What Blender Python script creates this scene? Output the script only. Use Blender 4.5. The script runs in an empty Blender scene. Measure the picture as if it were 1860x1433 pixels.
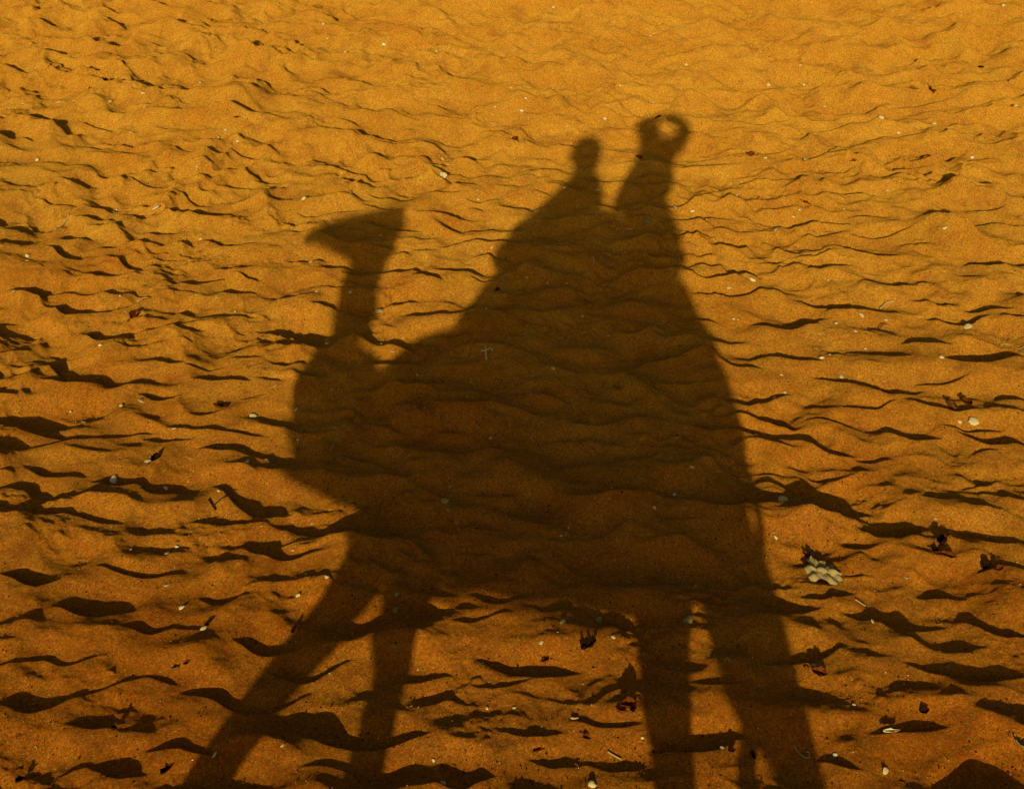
import bpy, math, random
import numpy as np
from mathutils import Vector, Matrix, noise as mnoise

C = bpy.context.scene
SUN_EL = 20.0
CAM = Vector((0.0, 0.17, 2.90))
# ---------------------------------------------------------------- camera
cd = bpy.data.cameras.new("camera")
cd.sensor_width = 36.0
cd.lens = 36.0 * 2050.0 / 1860.0
cd.clip_start = 0.02
cd.clip_end = 3000.0
cam = bpy.data.objects.new("camera", cd)
C.collection.objects.link(cam)
YAW, PITCH = math.radians(7.482), math.radians(33.72)
cam.location = CAM
cam.rotation_euler = (math.pi / 2 - PITCH, 0, YAW)
C.camera = cam
# ---------------------------------------------------------------- sky and sun
w = bpy.data.worlds.new("World"); C.world = w; w.use_nodes = True
nt = w.node_tree; nt.nodes.clear()
sky = nt.nodes.new("ShaderNodeTexSky"); sky.sky_type = 'NISHITA'; sky.sun_disc = False
sky.sun_elevation = math.radians(SUN_EL); sky.sun_rotation = math.pi
sky.dust_density = 3.0; sky.air_density = 1.0; sky.ozone_density = 1.0
bg = nt.nodes.new("ShaderNodeBackground"); bg.inputs[1].default_value = 0.066
wo = nt.nodes.new("ShaderNodeOutputWorld")
tint = nt.nodes.new("ShaderNodeMix"); tint.data_type = 'RGBA'; tint.blend_type = 'MULTIPLY'; tint.inputs[0].default_value = 1.0
tint.inputs[7].default_value = (0.96, 0.88, 0.52, 1)      # dusty air
nt.links.new(sky.outputs[0], tint.inputs[6]); nt.links.new(tint.outputs[2], bg.inputs[0]); nt.links.new(bg.outputs[0], wo.inputs[0])
sl = bpy.data.lights.new("sun", 'SUN'); sl.energy = 5.0; sl.angle = math.radians(0.55)
sl.color = (1.0, 0.86, 0.62)
so = bpy.data.objects.new("sun", sl); C.collection.objects.link(so)
e = math.radians(SUN_EL)
so.rotation_euler = Vector((0, -math.cos(e), math.sin(e))).to_track_quat('Z', 'Y').to_euler()
so.location = (0, -30, 12)
C.view_settings.view_transform = 'Standard'; C.view_settings.look = 'None'
C.view_settings.gamma = 1.0; C.view_settings.use_curve_mapping = False
C.view_settings.exposure = -0.66
C.cycles.max_bounces = 6; C.cycles.diffuse_bounces = 3

# ---------------------------------------------------------------- materials
def mat(name, col, rough=0.8, noise_scale=0.0, noise_amt=0.0, bump=0.0, bump_scale=200.0, spec=0.3, diff=0.0, trans=0.0):
    m = bpy.data.materials.new(name); m.use_nodes = True
    t = m.node_tree; b = t.nodes["Principled BSDF"]
    b.inputs["Base Color"].default_value = (*col, 1); b.inputs["Roughness"].default_value = rough
    b.inputs["Specular IOR Level"].default_value = spec
    b.inputs["Diffuse Roughness"].default_value = diff
    tc = t.nodes.new("ShaderNodeTexCoord")
    if noise_amt:
        n = t.nodes.new("ShaderNodeTexNoise"); n.inputs["Scale"].default_value = noise_scale
        n.inputs["Detail"].default_value = 5
        t.links.new(tc.outputs["Object"], n.inputs["Vector"])
        r = t.nodes.new("ShaderNodeValToRGB")
        r.color_ramp.elements[0].position = 0.3; r.color_ramp.elements[1].position = 0.7
        r.color_ramp.elements[0].color = (*[c * (1 - noise_amt) for c in col], 1)
        r.color_ramp.elements[1].color = (*[min(1, c * (1 + noise_amt)) for c in col], 1)
        t.links.new(n.outputs["Fac"], r.inputs[0]); t.links.new(r.outputs[0], b.inputs["Base Color"])
    if bump:
        n2 = t.nodes.new("ShaderNodeTexNoise"); n2.inputs["Scale"].default_value = bump_scale
        n2.inputs["Detail"].default_value = 4
        t.links.new(tc.outputs["Object"], n2.inputs["Vector"])
        bp = t.nodes.new("ShaderNodeBump"); bp.inputs["Strength"].default_value = bump; bp.inputs["Distance"].default_value = 0.01
        t.links.new(n2.outputs["Fac"], bp.inputs["Height"]); t.links.new(bp.outputs[0], b.inputs["Normal"])
    return m

def sand_material():
    m = bpy.data.materials.new("sand"); m.use_nodes = True
    t = m.node_tree; b = t.nodes["Principled BSDF"]
    L = t.links.new
    b.inputs["Roughness"].default_value = 0.9
    b.inputs["Specular IOR Level"].default_value = 0.05
    b.inputs["Diffuse Roughness"].default_value = 1.0
    g = t.nodes.new("ShaderNodeNewGeometry"); P = g.outputs["Position"]
    def noise(scale, detail=3, rough=0.5):
        n = t.nodes.new("ShaderNodeTexNoise"); n.inputs["Scale"].default_value = scale
        n.inputs["Detail"].default_value = detail; n.inputs["Roughness"].default_value = rough
        L(P, n.inputs["Vector"]); return n.outputs["Fac"]
    def ramp(fac, p0, p1, c0, c1):
        r = t.nodes.new("ShaderNodeValToRGB"); r.color_ramp.elements[0].position = p0; r.color_ramp.elements[1].position = p1
        r.color_ramp.elements[0].color = (*c0, 1); r.color_ramp.elements[1].color = (*c1, 1); L(fac, r.inputs[0]); return r.outputs[0]
    def mix(a, c, f, mode='MIX'):
        x = t.nodes.new("ShaderNodeMix"); x.data_type = 'RGBA'; x.blend_type = mode
        if isinstance(f, float): x.inputs[0].default_value = f
        else: L(f, x.inputs[0])
        for i, v in ((6, a), (7, c)):
            if isinstance(v, tuple): x.inputs[i].default_value = (*v, 1)
            else: L(v, x.inputs[i])
        return x.outputs[2]
    base = ramp(noise(2.3, 6, 0.6), 0.3, 0.7, (0.50, 0.222, 0.016), (0.60, 0.305, 0.026))
    # drifts of coarser, browner sand
    base = mix(base, (0.40, 0.17, 0.018), ramp(noise(4.7, 7, 0.7), 0.50, 0.66, (0, 0, 0), (0.75, 0.75, 0.75)))
    # grain speckle
    gr = ramp(noise(700, 2, 0.7), 0.32, 0.68, (0.50, 0.47, 0.45), (1.50, 1.50, 1.55))
    base = mix(base, gr, 1.0, 'MULTIPLY')
    gr2 = ramp(noise(260, 3, 0.7), 0.35, 0.65, (0.82, 0.80, 0.78), (1.16, 1.17, 1.2))
    base = mix(base, gr2, 1.0, 'MULTIPLY')
    gr3 = ramp(noise(75, 4, 0.7), 0.34, 0.66, (0.86, 0.84, 0.80), (1.13, 1.14, 1.18))
    base = mix(base, gr3, 1.0, 'MULTIPLY')
    # light falloff painted into the colour: sand turns redder and darker towards the camel
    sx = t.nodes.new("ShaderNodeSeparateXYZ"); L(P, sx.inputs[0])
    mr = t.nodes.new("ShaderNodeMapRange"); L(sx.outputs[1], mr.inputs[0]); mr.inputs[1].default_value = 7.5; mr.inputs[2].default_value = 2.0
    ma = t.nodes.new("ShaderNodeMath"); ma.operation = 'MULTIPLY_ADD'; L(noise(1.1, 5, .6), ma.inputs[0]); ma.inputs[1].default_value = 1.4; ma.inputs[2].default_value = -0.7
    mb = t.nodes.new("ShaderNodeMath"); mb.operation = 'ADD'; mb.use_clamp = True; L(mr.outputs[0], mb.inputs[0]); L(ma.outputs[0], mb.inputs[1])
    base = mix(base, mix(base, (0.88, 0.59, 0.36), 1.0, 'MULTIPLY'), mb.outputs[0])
    # single coloured grains, big enough to read from the saddle
    def cells(scale, lo, hi, src):
        v = t.nodes.new("ShaderNodeTexVoronoi"); v.inputs["Scale"].default_value = scale; L(P, v.inputs["Vector"])
        m1 = t.nodes.new("ShaderNodeMix"); m1.data_type = 'RGBA'; m1.inputs[0].default_value = .55; L(v.outputs["Color"], m1.inputs[6])
        sp = t.nodes.new("ShaderNodeSeparateColor"); L(v.outputs["Color"], sp.inputs[0]); L(sp.outputs[1], m1.inputs[7])
        x = t.nodes.new("ShaderNodeVectorMath"); x.operation = 'MULTIPLY_ADD'; L(m1.outputs[2], x.inputs[0]); x.inputs[1].default_value = (hi - lo,) * 3; x.inputs[2].default_value = (lo,) * 3
        y = t.nodes.new("ShaderNodeVectorMath"); y.operation = 'MULTIPLY'; L(src, y.inputs[0]); L(x.outputs[0], y.inputs[1]); return y.outputs[0]
    base = cells(290, .66, 1.34, base)
    base = cells(125, .74, 1.26, base)
    # dark grit
    def grit(scale, thr, patch):
        v = t.nodes.new("ShaderNodeTexVoronoi"); v.inputs["Scale"].default_value = scale; L(P, v.inputs["Vector"])
        sp = t.nodes.new("ShaderNodeSeparateColor"); L(v.outputs["Color"], sp.inputs[0])
        a = t.nodes.new("ShaderNodeMath"); a.operation = 'LESS_THAN'; L(v.outputs["Distance"], a.inputs[0]); a.inputs[1].default_value = 0.33
        c = t.nodes.new("ShaderNodeMath"); c.operation = 'GREATER_THAN'; L(sp.outputs[0], c.inputs[0])
        if patch is None: c.inputs[1].default_value = thr
        else:
            q = t.nodes.new("ShaderNodeMapRange"); L(patch, q.inputs[0]); q.inputs[1].default_value = 0.4; q.inputs[2].default_value = 0.68
            q.inputs[3].default_value = 1.0; q.inputs[4].default_value = thr; L(q.outputs[0], c.inputs[1])
        d = t.nodes.new("ShaderNodeMath"); d.operation = 'MULTIPLY'; L(a.outputs[0], d.inputs[0]); L(c.outputs[0], d.inputs[1])
        return d.outputs[0]
    base = mix(base, (0.05, 0.018, 0.004), grit(150, 0.86, noise(3.1, 4, 0.6)))
    base = mix(base, (0.05, 0.018, 0.004), grit(75, 0.95, noise(2.6, 4, 0.6)))
    base = mix(base, (0.80, 0.62, 0.30), grit(190, 0.993, None))
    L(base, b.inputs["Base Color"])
    # fine relief of the grains
    ad = t.nodes.new("ShaderNodeMath"); ad.operation = 'MULTIPLY_ADD'
    L(noise(95, 7, 0.78), ad.inputs[0]); ad.inputs[1].default_value = 1.6; L(noise(420, 3, 0.6), ad.inputs[2])
    bp = t.nodes.new("ShaderNodeBump"); bp.inputs["Strength"].default_value = 0.75; bp.inputs["Distance"].default_value = 0.005
    L(ad.outputs[0], bp.inputs["Height"]); L(bp.outputs[0], b.inputs["Normal"])
    return m
M_SAND = sand_material()

# ---------------------------------------------------------------- ground
S0, S1 = -0.185, 0.135
MOUNDS = [  # broad low swells: x, y, half-widths, height
    (-4.8, 6.15, .8, .55, .115), (-3.35, 3.95, .6, .45, .080), (-5.2, 7.3, .7, .5, .085), (-2.1, 2.4, .8, .5, .025),
    (2.4, 2.35, 1.3, 1.3, .07), (-3.8, 3.1, .9, 1.0, .04), (2.9, 5.2, .9, .6, .05), (-3.6, 8.6, 1.2, .6, .05), (1.2, 3.0, .5, .3, .02)]
def zbase(x, y):
    x = np.asarray(x, float); y = np.asarray(y, float)
    t = np.clip(y - 1.0, 0, 11.0)
    tt = np.minimum(t, 8.0)
    z = S0 * tt + (S1 - S0) * tt ** 2 / 16.0 + S1 * (t - tt)
    over = np.clip(y - 12.0, 0, None)
    z = z + S1 * 30.0 * (1 - np.exp(-over / 30.0))
    for (mx, my, ax, ay, h) in MOUNDS:
        z = z + h * np.exp(-((x - mx) / ax) ** 2 - ((y - my) / ay) ** 2)
    return z
def slope(x, y):
    return (zbase(x, y + .01) - zbase(x, y - .01)) / .02

RES = 0.006
NX, NY = 3200, 2400
X0, Y0 = -9.0, -1.2
rng = np.random.default_rng(11)
kx = np.fft.rfftfreq(NX, RES)[None, :].astype(np.float32); ky = np.fft.fftfreq(NY, RES)[:, None].astype(np.float32)
def field(sx, sy, hp=0.0):
    """periodic gaussian noise of unit variance, correlation lengths sx, sy (metres)"""
    f = np.fft.rfft2(rng.standard_normal((NY, NX), dtype=np.float32))
    q = (kx * sx) ** 2 + (ky * sy) ** 2
    g = np.exp(-4.0 * q)
    if hp: g = g * (1 - np.exp(-4.0 * q * hp * hp))
    r = np.fft.irfft2(f * g, s=(NY, NX)).astype(np.float32)
    return (r - r.mean()) / r.std()
xs = (X0 + RES * np.arange(NX, dtype=np.float32))[None, :]
ys = (Y0 + RES * np.arange(NY, dtype=np.float32))[:, None]

def bowls(cw, ch, warp, wscale, power):
    nx, ny = int(round(NX * RES / cw)), int(round(NY * RES / ch))
    jx = (rng.random((ny, nx)) * .9 + .05).astype(np.float32); jy = (rng.random((ny, nx)) * .9 + .05).astype(np.float32)
    u = (xs - X0 + warp * field(wscale, wscale)) / (NX * RES / nx); v = (ys - Y0 + warp * field(wscale, wscale)) / (NY * RES / ny)
    iu = np.floor(u).astype(np.int32); iv = np.floor(v).astype(np.int32); fu = u - iu; fv = v - iv
    best = np.full((NY, NX), 9.0, np.float32); sec = best.copy()
    for dv in (-1, 0, 1):
        for du in (-1, 0, 1):
            a = (iv + dv) % ny; b_ = (iu + du) % nx
            d = (du + jx[a, b_] - fu) ** 2 + (dv + jy[a, b_] - fv) ** 2
            sec = np.minimum(sec, np.maximum(d, best)); best = np.minimum(best, d)
    # smooth minimum of the two nearest, so that crests are rounded a little
    r1 = np.sqrt(best); r2 = np.sqrt(sec)
    k = 0.10; hh = np.clip(0.5 + 0.5 * (r2 - r1) / k, 0, 1)
    r = r2 * (1 - hh) + r1 * hh - k * hh * (1 - hh)
    return r ** power
H = 0.076 * (0.75 + 0.45 * np.clip(field(.5, .4), -1.5, 1.5)) * (bowls(.38, .27, .06, .30, 1.6) - .3)
H += 0.027 * np.clip(0.6 + 0.8 * field(.6, .5), 0, 2) * (bowls(.17, .115, .03, .12, 1.5) - .3)
H += 0.009 * field(1.3, .9) + 0.0175 * field(.30, .18) + 0.0080 * field(.16, .10)
H += 0.0032 * field(.075, .05) * np.clip(0.7 + 0.7 * field(.4, .3), 0, 2)
lump = np.clip(field(.30, .20) - .45, 0, 1.5)           # patches of crumbs and small clods
H += 0.0016 * field(.030, .024) * (.45 + 1.1 * lump)
H += 0.0008 * field(.016, .014) * (.6 + 1.4 * lump)
cl = np.clip(field(.020, .018) - 2.1, 0, 1.2); H += 0.0060 * cl * (.4 + lump)
H *= (.72 + .28 * np.clip((ys - 2.4) / 2.0, 0, 1)).astype(np.float32)
H *= (1 + .45 * np.clip((ys - 5.0) / 4.0, 0, 1)).astype(np.float32)
KSHIFT = 0.55
TRACED = [  # crest lines read off the ground: points in metres, crest height
([(-4.604,7.2),(-4.572,7.187),(-4.54,7.174),(-4.511,7.167),(-4.484,7.164),(-4.459,7.167),(-4.437,7.174),(-4.418,7.187),(-4.398,7.2)],0.02),
([(-4.251,7.058),(-4.211,7.034),(-4.172,7.011),(-4.139,7.0),(-4.11,6.999),(-4.083,7.002),(-4.056,7.005),(-4.032,7.016),(-4.009,7.026)],0.02),
([(-4.297,6.567),(-4.284,6.566),(-4.27,6.565),(-4.258,6.566),(-4.247,6.569),(-4.236,6.573),(-4.227,6.58),(-4.218,6.588),(-4.209,6.596)],0.022),
([(-3.974,6.671),(-3.968,6.677),(-3.963,6.682),(-3.957,6.688),(-3.952,6.694),(-3.948,6.702),(-3.944,6.711),(-3.939,6.72),(-3.935,6.729)],0.016),
([(-3.897,6.523),(-3.861,6.511),(-3.825,6.499),(-3.795,6.498),(-3.767,6.501),(-3.739,6.506),(-3.713,6.514),(-3.692,6.535),(-3.671,6.555)],0.037),
([(-3.901,6.839),(-3.863,6.831),(-3.824,6.822),(-3.792,6.826),(-3.76,6.832),(-3.728,6.839),(-3.697,6.848),(-3.672,6.869),(-3.646,6.891)],0.035),
([(-3.75,6.749),(-3.718,6.735),(-3.687,6.721),(-3.66,6.718),(-3.634,6.717),(-3.608,6.715),(-3.583,6.715),(-3.562,6.726),(-3.541,6.736)],0.035),
([(-3.771,7.451),(-3.724,7.415),(-3.678,7.381),(-3.638,7.362),(-3.602,7.351),(-3.567,7.345),(-3.535,7.343),(-3.507,7.354),(-3.479,7.366)],0.02),
([(-3.345,7.31),(-3.303,7.274),(-3.262,7.238),(-3.224,7.211),(-3.187,7.185),(-3.152,7.165),(-3.121,7.155),(-3.095,7.16),(-3.07,7.167)],0.02),
([(-3.355,6.74),(-3.325,6.724),(-3.295,6.707),(-3.269,6.7),(-3.245,6.696),(-3.222,6.695),(-3.2,6.7),(-3.183,6.713),(-3.165,6.727)],0.033),
([(-3.105,6.597),(-3.091,6.592),(-3.077,6.588),(-3.064,6.585),(-3.052,6.585),(-3.04,6.585),(-3.029,6.588),(-3.019,6.593),(-3.009,6.598)],0.023),
([(-2.944,6.677),(-2.884,6.64),(-2.825,6.604),(-2.773,6.588),(-2.725,6.582),(-2.679,6.582),(-2.634,6.584),(-2.594,6.603),(-2.555,6.624)],0.028),
([(-3.558,6.442),(-3.543,6.439),(-3.528,6.435),(-3.515,6.434),(-3.502,6.436),(-3.49,6.438),(-3.478,6.442),(-3.468,6.449),(-3.457,6.455)],0.023),
([(-3.844,6.361),(-3.802,6.32),(-3.76,6.279),(-3.726,6.252),(-3.694,6.232),(-3.666,6.219),(-3.643,6.216),(-3.627,6.229),(-3.612,6.243)],0.038),
([(-3.374,6.309),(-3.34,6.276),(-3.306,6.243),(-3.277,6.221),(-3.25,6.205),(-3.225,6.194),(-3.202,6.186),(-3.183,6.188),(-3.164,6.191)],0.035),
([(-3.505,6.098),(-3.44,6.056),(-3.388,6.039),(-3.348,6.053),(-3.31,6.069),(-3.271,6.084),(-3.232,6.098),(-3.196,6.122),(-3.16,6.144)],0.031),
([(-2.965,6.059),(-2.956,6.054),(-2.946,6.049),(-2.937,6.044),(-2.929,6.043),(-2.92,6.041),(-2.913,6.042),(-2.906,6.043),(-2.899,6.044)],0.019),
([(-2.872,6.075),(-2.832,6.065),(-2.793,6.057),(-2.761,6.067),(-2.73,6.081),(-2.699,6.095),(-2.669,6.112),(-2.643,6.142),(-2.618,6.173)],0.04),
([(-2.697,6.309),(-2.663,6.292),(-2.63,6.276),(-2.6,6.27),(-2.572,6.269),(-2.546,6.274),(-2.521,6.284),(-2.5,6.305),(-2.478,6.326)],0.036),
([(-2.526,6.222),(-2.508,6.208),(-2.49,6.195),(-2.473,6.185),(-2.458,6.178),(-2.442,6.171),(-2.427,6.166),(-2.413,6.165),(-2.4,6.164)],0.026),
([(-3.852,5.827),(-3.826,5.812),(-3.799,5.798),(-3.775,5.788),(-3.754,5.784),(-3.737,5.787),(-3.723,5.798),(-3.712,5.814),(-3.701,5.831)],0.029),
([(-3.311,5.89),(-3.278,5.878),(-3.245,5.865),(-3.217,5.862),(-3.19,5.862),(-3.163,5.863),(-3.138,5.867),(-3.116,5.88),(-3.094,5.893)],0.031),
([(-2.582,5.985),(-2.551,5.977),(-2.52,5.968),(-2.491,5.966),(-2.463,5.968),(-2.438,5.976),(-2.415,5.99),(-2.393,6.011),(-2.372,6.031)],0.022),
([(-3.508,5.686),(-3.46,5.647),(-3.415,5.612),(-3.381,5.602),(-3.352,5.601),(-3.324,5.604),(-3.3,5.613),(-3.281,5.635),(-3.262,5.658)],0.039),
([(-3.246,5.662),(-3.2,5.655),(-3.156,5.654),(-3.121,5.672),(-3.09,5.7),(-3.058,5.729),(-3.027,5.757),(-2.999,5.794),(-2.97,5.831)],0.022),
([(-2.603,5.675),(-2.56,5.674),(-2.518,5.674),(-2.48,5.686),(-2.443,5.702),(-2.405,5.714),(-2.364,5.72),(-2.325,5.732),(-2.287,5.744)],0.023),
([(-3.183,5.422),(-3.118,5.357),(-3.064,5.315),(-3.026,5.308),(-2.993,5.312),(-2.963,5.321),(-2.935,5.335),(-2.915,5.37),(-2.896,5.408)],0.044),
([(-2.928,5.478),(-2.899,5.482),(-2.87,5.485),(-2.843,5.494),(-2.816,5.503),(-2.789,5.509),(-2.76,5.514),(-2.733,5.522),(-2.706,5.531)],0.018),
([(-2.683,5.517),(-2.653,5.499),(-2.623,5.483),(-2.598,5.477),(-2.577,5.484),(-2.558,5.495),(-2.539,5.507),(-2.522,5.524),(-2.505,5.541)],0.02),
([(-2.903,5.274),(-2.866,5.279),(-2.829,5.285),(-2.795,5.3),(-2.764,5.321),(-2.733,5.343),(-2.701,5.364),(-2.671,5.388),(-2.641,5.413)],0.016),
([(-3.541,5.126),(-3.527,5.134),(-3.513,5.142),(-3.499,5.151),(-3.487,5.163),(-3.475,5.175),(-3.464,5.188),(-3.453,5.203),(-3.442,5.217)],0.022),
([(-2.611,5.177),(-2.594,5.167),(-2.578,5.156),(-2.562,5.148),(-2.549,5.145),(-2.537,5.146),(-2.527,5.153),(-2.519,5.163),(-2.511,5.174)],0.023),
([(-2.478,5.156),(-2.443,5.145),(-2.408,5.134),(-2.375,5.129),(-2.344,5.128),(-2.316,5.135),(-2.289,5.145),(-2.263,5.158),(-2.237,5.172)],0.013),
([(-3.155,4.883),(-3.104,4.866),(-3.053,4.849),(-3.012,4.85),(-2.971,4.852),(-2.93,4.856),(-2.891,4.862),(-2.86,4.887),(-2.83,4.913)],0.045),
([(-3.249,5.07),(-3.225,5.051),(-3.201,5.031),(-3.18,5.018),(-3.159,5.005),(-3.137,4.99),(-3.115,4.976),(-3.097,4.968),(-3.079,4.961)],0.031),
([(-2.36,5.008),(-2.32,4.994),(-2.279,4.979),(-2.243,4.979),(-2.209,4.983),(-2.176,4.989),(-2.141,4.99),(-2.108,4.996),(-2.073,4.999)],0.032),
([(-2.247,5.25),(-2.227,5.245),(-2.207,5.24),(-2.188,5.238),(-2.169,5.237),(-2.151,5.237),(-2.134,5.24),(-2.117,5.246),(-2.101,5.253)],0.016),
([(-3.144,4.411),(-3.074,4.403),(-3.0,4.387),(-2.924,4.367),(-2.849,4.345),(-2.781,4.338),(-2.72,4.345),(-2.666,4.368),(-2.615,4.396)],0.018),
([(-2.879,4.217),(-2.854,4.232),(-2.831,4.247),(-2.809,4.267),(-2.789,4.29),(-2.767,4.312),(-2.743,4.329),(-2.717,4.343),(-2.691,4.356)],0.008),
([(-2.616,4.395),(-2.588,4.41),(-2.559,4.424),(-2.531,4.44),(-2.504,4.457),(-2.475,4.471),(-2.445,4.484),(-2.416,4.5),(-2.387,4.515)],0.012),
([(-2.354,4.549),(-2.28,4.531),(-2.208,4.516),(-2.144,4.522),(-2.085,4.541),(-2.025,4.557),(-1.958,4.556),(-1.891,4.552),(-1.823,4.547)],0.019),
([(-2.087,4.398),(-2.055,4.384),(-2.022,4.37),(-1.994,4.366),(-1.967,4.37),(-1.942,4.376),(-1.918,4.385),(-1.897,4.402),(-1.876,4.422)],0.023),
([(-1.893,4.378),(-1.871,4.371),(-1.849,4.364),(-1.828,4.359),(-1.807,4.356),(-1.787,4.354),(-1.767,4.353),(-1.748,4.353),(-1.729,4.354)],0.01),
([(-2.828,4.086),(-2.781,4.059),(-2.737,4.038),(-2.701,4.032),(-2.667,4.032),(-2.636,4.034),(-2.606,4.041),(-2.58,4.057),(-2.555,4.074)],0.019),
([(-2.469,4.047),(-2.433,4.023),(-2.399,4.002),(-2.372,3.995),(-2.348,3.995),(-2.324,3.997),(-2.303,4.004),(-2.285,4.019),(-2.268,4.035)],0.029),
([(-2.279,4.041),(-2.239,4.012),(-2.202,3.989),(-2.173,3.982),(-2.147,3.985),(-2.123,3.991),(-2.1,4.001),(-2.079,4.017),(-2.059,4.032)],0.015),
([(-2.41,4.452),(-2.372,4.433),(-2.336,4.417),(-2.303,4.411),(-2.273,4.411),(-2.246,4.416),(-2.22,4.425),(-2.195,4.439),(-2.171,4.453)],0.015),
([(-2.853,3.891),(-2.836,3.891),(-2.818,3.89),(-2.8,3.889),(-2.781,3.886),(-2.762,3.882),(-2.744,3.881),(-2.728,3.883),(-2.711,3.885)],0.025),
([(-2.677,3.706),(-2.646,3.698),(-2.615,3.69),(-2.587,3.69),(-2.561,3.693),(-2.537,3.699),(-2.514,3.709),(-2.496,3.729),(-2.479,3.75)],0.03),
([(-2.477,3.759),(-2.443,3.753),(-2.408,3.747),(-2.375,3.743),(-2.341,3.737),(-2.306,3.729),(-2.273,3.725),(-2.244,3.73),(-2.216,3.737)],0.016),
([(-1.908,3.814),(-1.863,3.803),(-1.819,3.793),(-1.778,3.792),(-1.738,3.795),(-1.7,3.803),(-1.664,3.815),(-1.63,3.834),(-1.595,3.853)],0.018),
([(-1.639,3.653),(-1.614,3.639),(-1.59,3.625),(-1.567,3.614),(-1.544,3.605),(-1.522,3.598),(-1.5,3.592),(-1.48,3.589),(-1.459,3.587)],0.018),
([(-2.523,3.327),(-2.488,3.311),(-2.454,3.295),(-2.421,3.283),(-2.39,3.272),(-2.361,3.265),(-2.335,3.265),(-2.322,3.291),(-2.327,3.35)],0.034),
([(-2.176,3.437),(-2.124,3.425),(-2.073,3.411),(-2.023,3.401),(-1.975,3.394),(-1.931,3.397),(-1.89,3.406),(-1.854,3.426),(-1.818,3.449)],0.015),
([(-1.917,4.107),(-1.865,4.059),(-1.809,4.002),(-1.756,3.949),(-1.708,3.911),(-1.668,3.893),(-1.633,3.89),(-1.603,3.901),(-1.572,3.913)],0.025),
([(-2.223,3.184),(-2.201,3.184),(-2.18,3.183),(-2.16,3.184),(-2.14,3.187),(-2.121,3.191),(-2.102,3.196),(-2.084,3.202),(-2.066,3.208)],0.009),
([(-2.598,4.854),(-2.562,4.827),(-2.528,4.804),(-2.5,4.795),(-2.475,4.793),(-2.452,4.796),(-2.431,4.806),(-2.415,4.825),(-2.398,4.844)],0.022),
([(-2.03,4.848),(-2.021,4.853),(-2.011,4.859),(-2.002,4.865),(-1.992,4.872),(-1.983,4.879),(-1.974,4.887),(-1.965,4.895),(-1.956,4.904)],0.008),
([(-2.914,4.004),(-2.91,4.005),(-2.906,4.006),(-2.903,4.007),(-2.899,4.008),(-2.896,4.011),(-2.894,4.014),(-2.891,4.017),(-2.888,4.019)],0.015),
([(-2.215,3.161),(-2.168,3.141),(-2.124,3.126),(-2.086,3.123),(-2.051,3.125),(-2.018,3.135),(-1.988,3.148),(-1.961,3.168),(-1.933,3.189)],0.021),
([(-1.878,3.08),(-1.854,3.069),(-1.829,3.058),(-1.807,3.051),(-1.786,3.048),(-1.768,3.05),(-1.752,3.058),(-1.74,3.076),(-1.732,3.102)],0.014),
([(-1.734,3.105),(-1.717,3.103),(-1.7,3.102),(-1.684,3.101),(-1.668,3.102),(-1.653,3.104),(-1.638,3.106),(-1.623,3.11),(-1.609,3.114)],0.008),
([(-2.134,2.884),(-2.095,2.864),(-2.06,2.85),(-2.031,2.847),(-2.005,2.851),(-1.983,2.862),(-1.963,2.877),(-1.946,2.898),(-1.929,2.921)],0.008),
([(-2.262,2.82),(-2.246,2.825),(-2.229,2.831),(-2.213,2.837),(-2.197,2.844),(-2.181,2.85),(-2.165,2.858),(-2.15,2.866),(-2.134,2.874)],0.008),
([(-2.155,2.633),(-2.117,2.615),(-2.082,2.6),(-2.051,2.594),(-2.025,2.595),(-2.001,2.6),(-1.98,2.613),(-1.966,2.637),(-1.958,2.673)],0.02),
([(-1.983,2.684),(-1.944,2.693),(-1.905,2.704),(-1.87,2.722),(-1.838,2.745),(-1.805,2.77),(-1.772,2.793),(-1.74,2.819),(-1.708,2.848)],0.008),
([(-1.855,2.557),(-1.837,2.554),(-1.818,2.551),(-1.8,2.55),(-1.783,2.551),(-1.767,2.555),(-1.752,2.56),(-1.738,2.566),(-1.723,2.571)],0.008),
([(-1.786,2.364),(-1.778,2.369),(-1.769,2.374),(-1.761,2.379),(-1.753,2.385),(-1.746,2.393),(-1.74,2.401),(-1.733,2.41),(-1.727,2.419)],0.008),
([(-1.544,2.488),(-1.518,2.493),(-1.491,2.498),(-1.465,2.504),(-1.438,2.507),(-1.408,2.503),(-1.378,2.5),(-1.351,2.504),(-1.325,2.509)],0.015),
([(-1.689,2.401),(-1.661,2.381),(-1.633,2.364),(-1.609,2.354),(-1.588,2.349),(-1.568,2.348),(-1.552,2.354),(-1.54,2.371),(-1.529,2.391)],0.015),
([(-1.521,2.778),(-1.504,2.773),(-1.488,2.769),(-1.471,2.766),(-1.455,2.764),(-1.439,2.761),(-1.422,2.757),(-1.403,2.747),(-1.382,2.731)],0.008),
([(-1.661,2.565),(-1.653,2.565),(-1.644,2.565),(-1.636,2.565),(-1.628,2.566),(-1.62,2.567),(-1.613,2.568),(-1.605,2.57),(-1.598,2.571)],0.008),
([(-1.68,2.841),(-1.67,2.837),(-1.661,2.833),(-1.651,2.83),(-1.642,2.827),(-1.632,2.824),(-1.623,2.821),(-1.614,2.819),(-1.605,2.817)],0.008),
([(-1.566,3.637),(-1.523,3.609),(-1.483,3.586),(-1.448,3.58),(-1.417,3.583),(-1.387,3.592),(-1.358,3.606),(-1.333,3.632),(-1.309,3.662)],0.019),
([(-1.433,3.064),(-1.396,3.032),(-1.362,3.009),(-1.334,3.001),(-1.308,3.0),(-1.284,3.004),(-1.262,3.014),(-1.242,3.034),(-1.224,3.057)],0.025),
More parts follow.
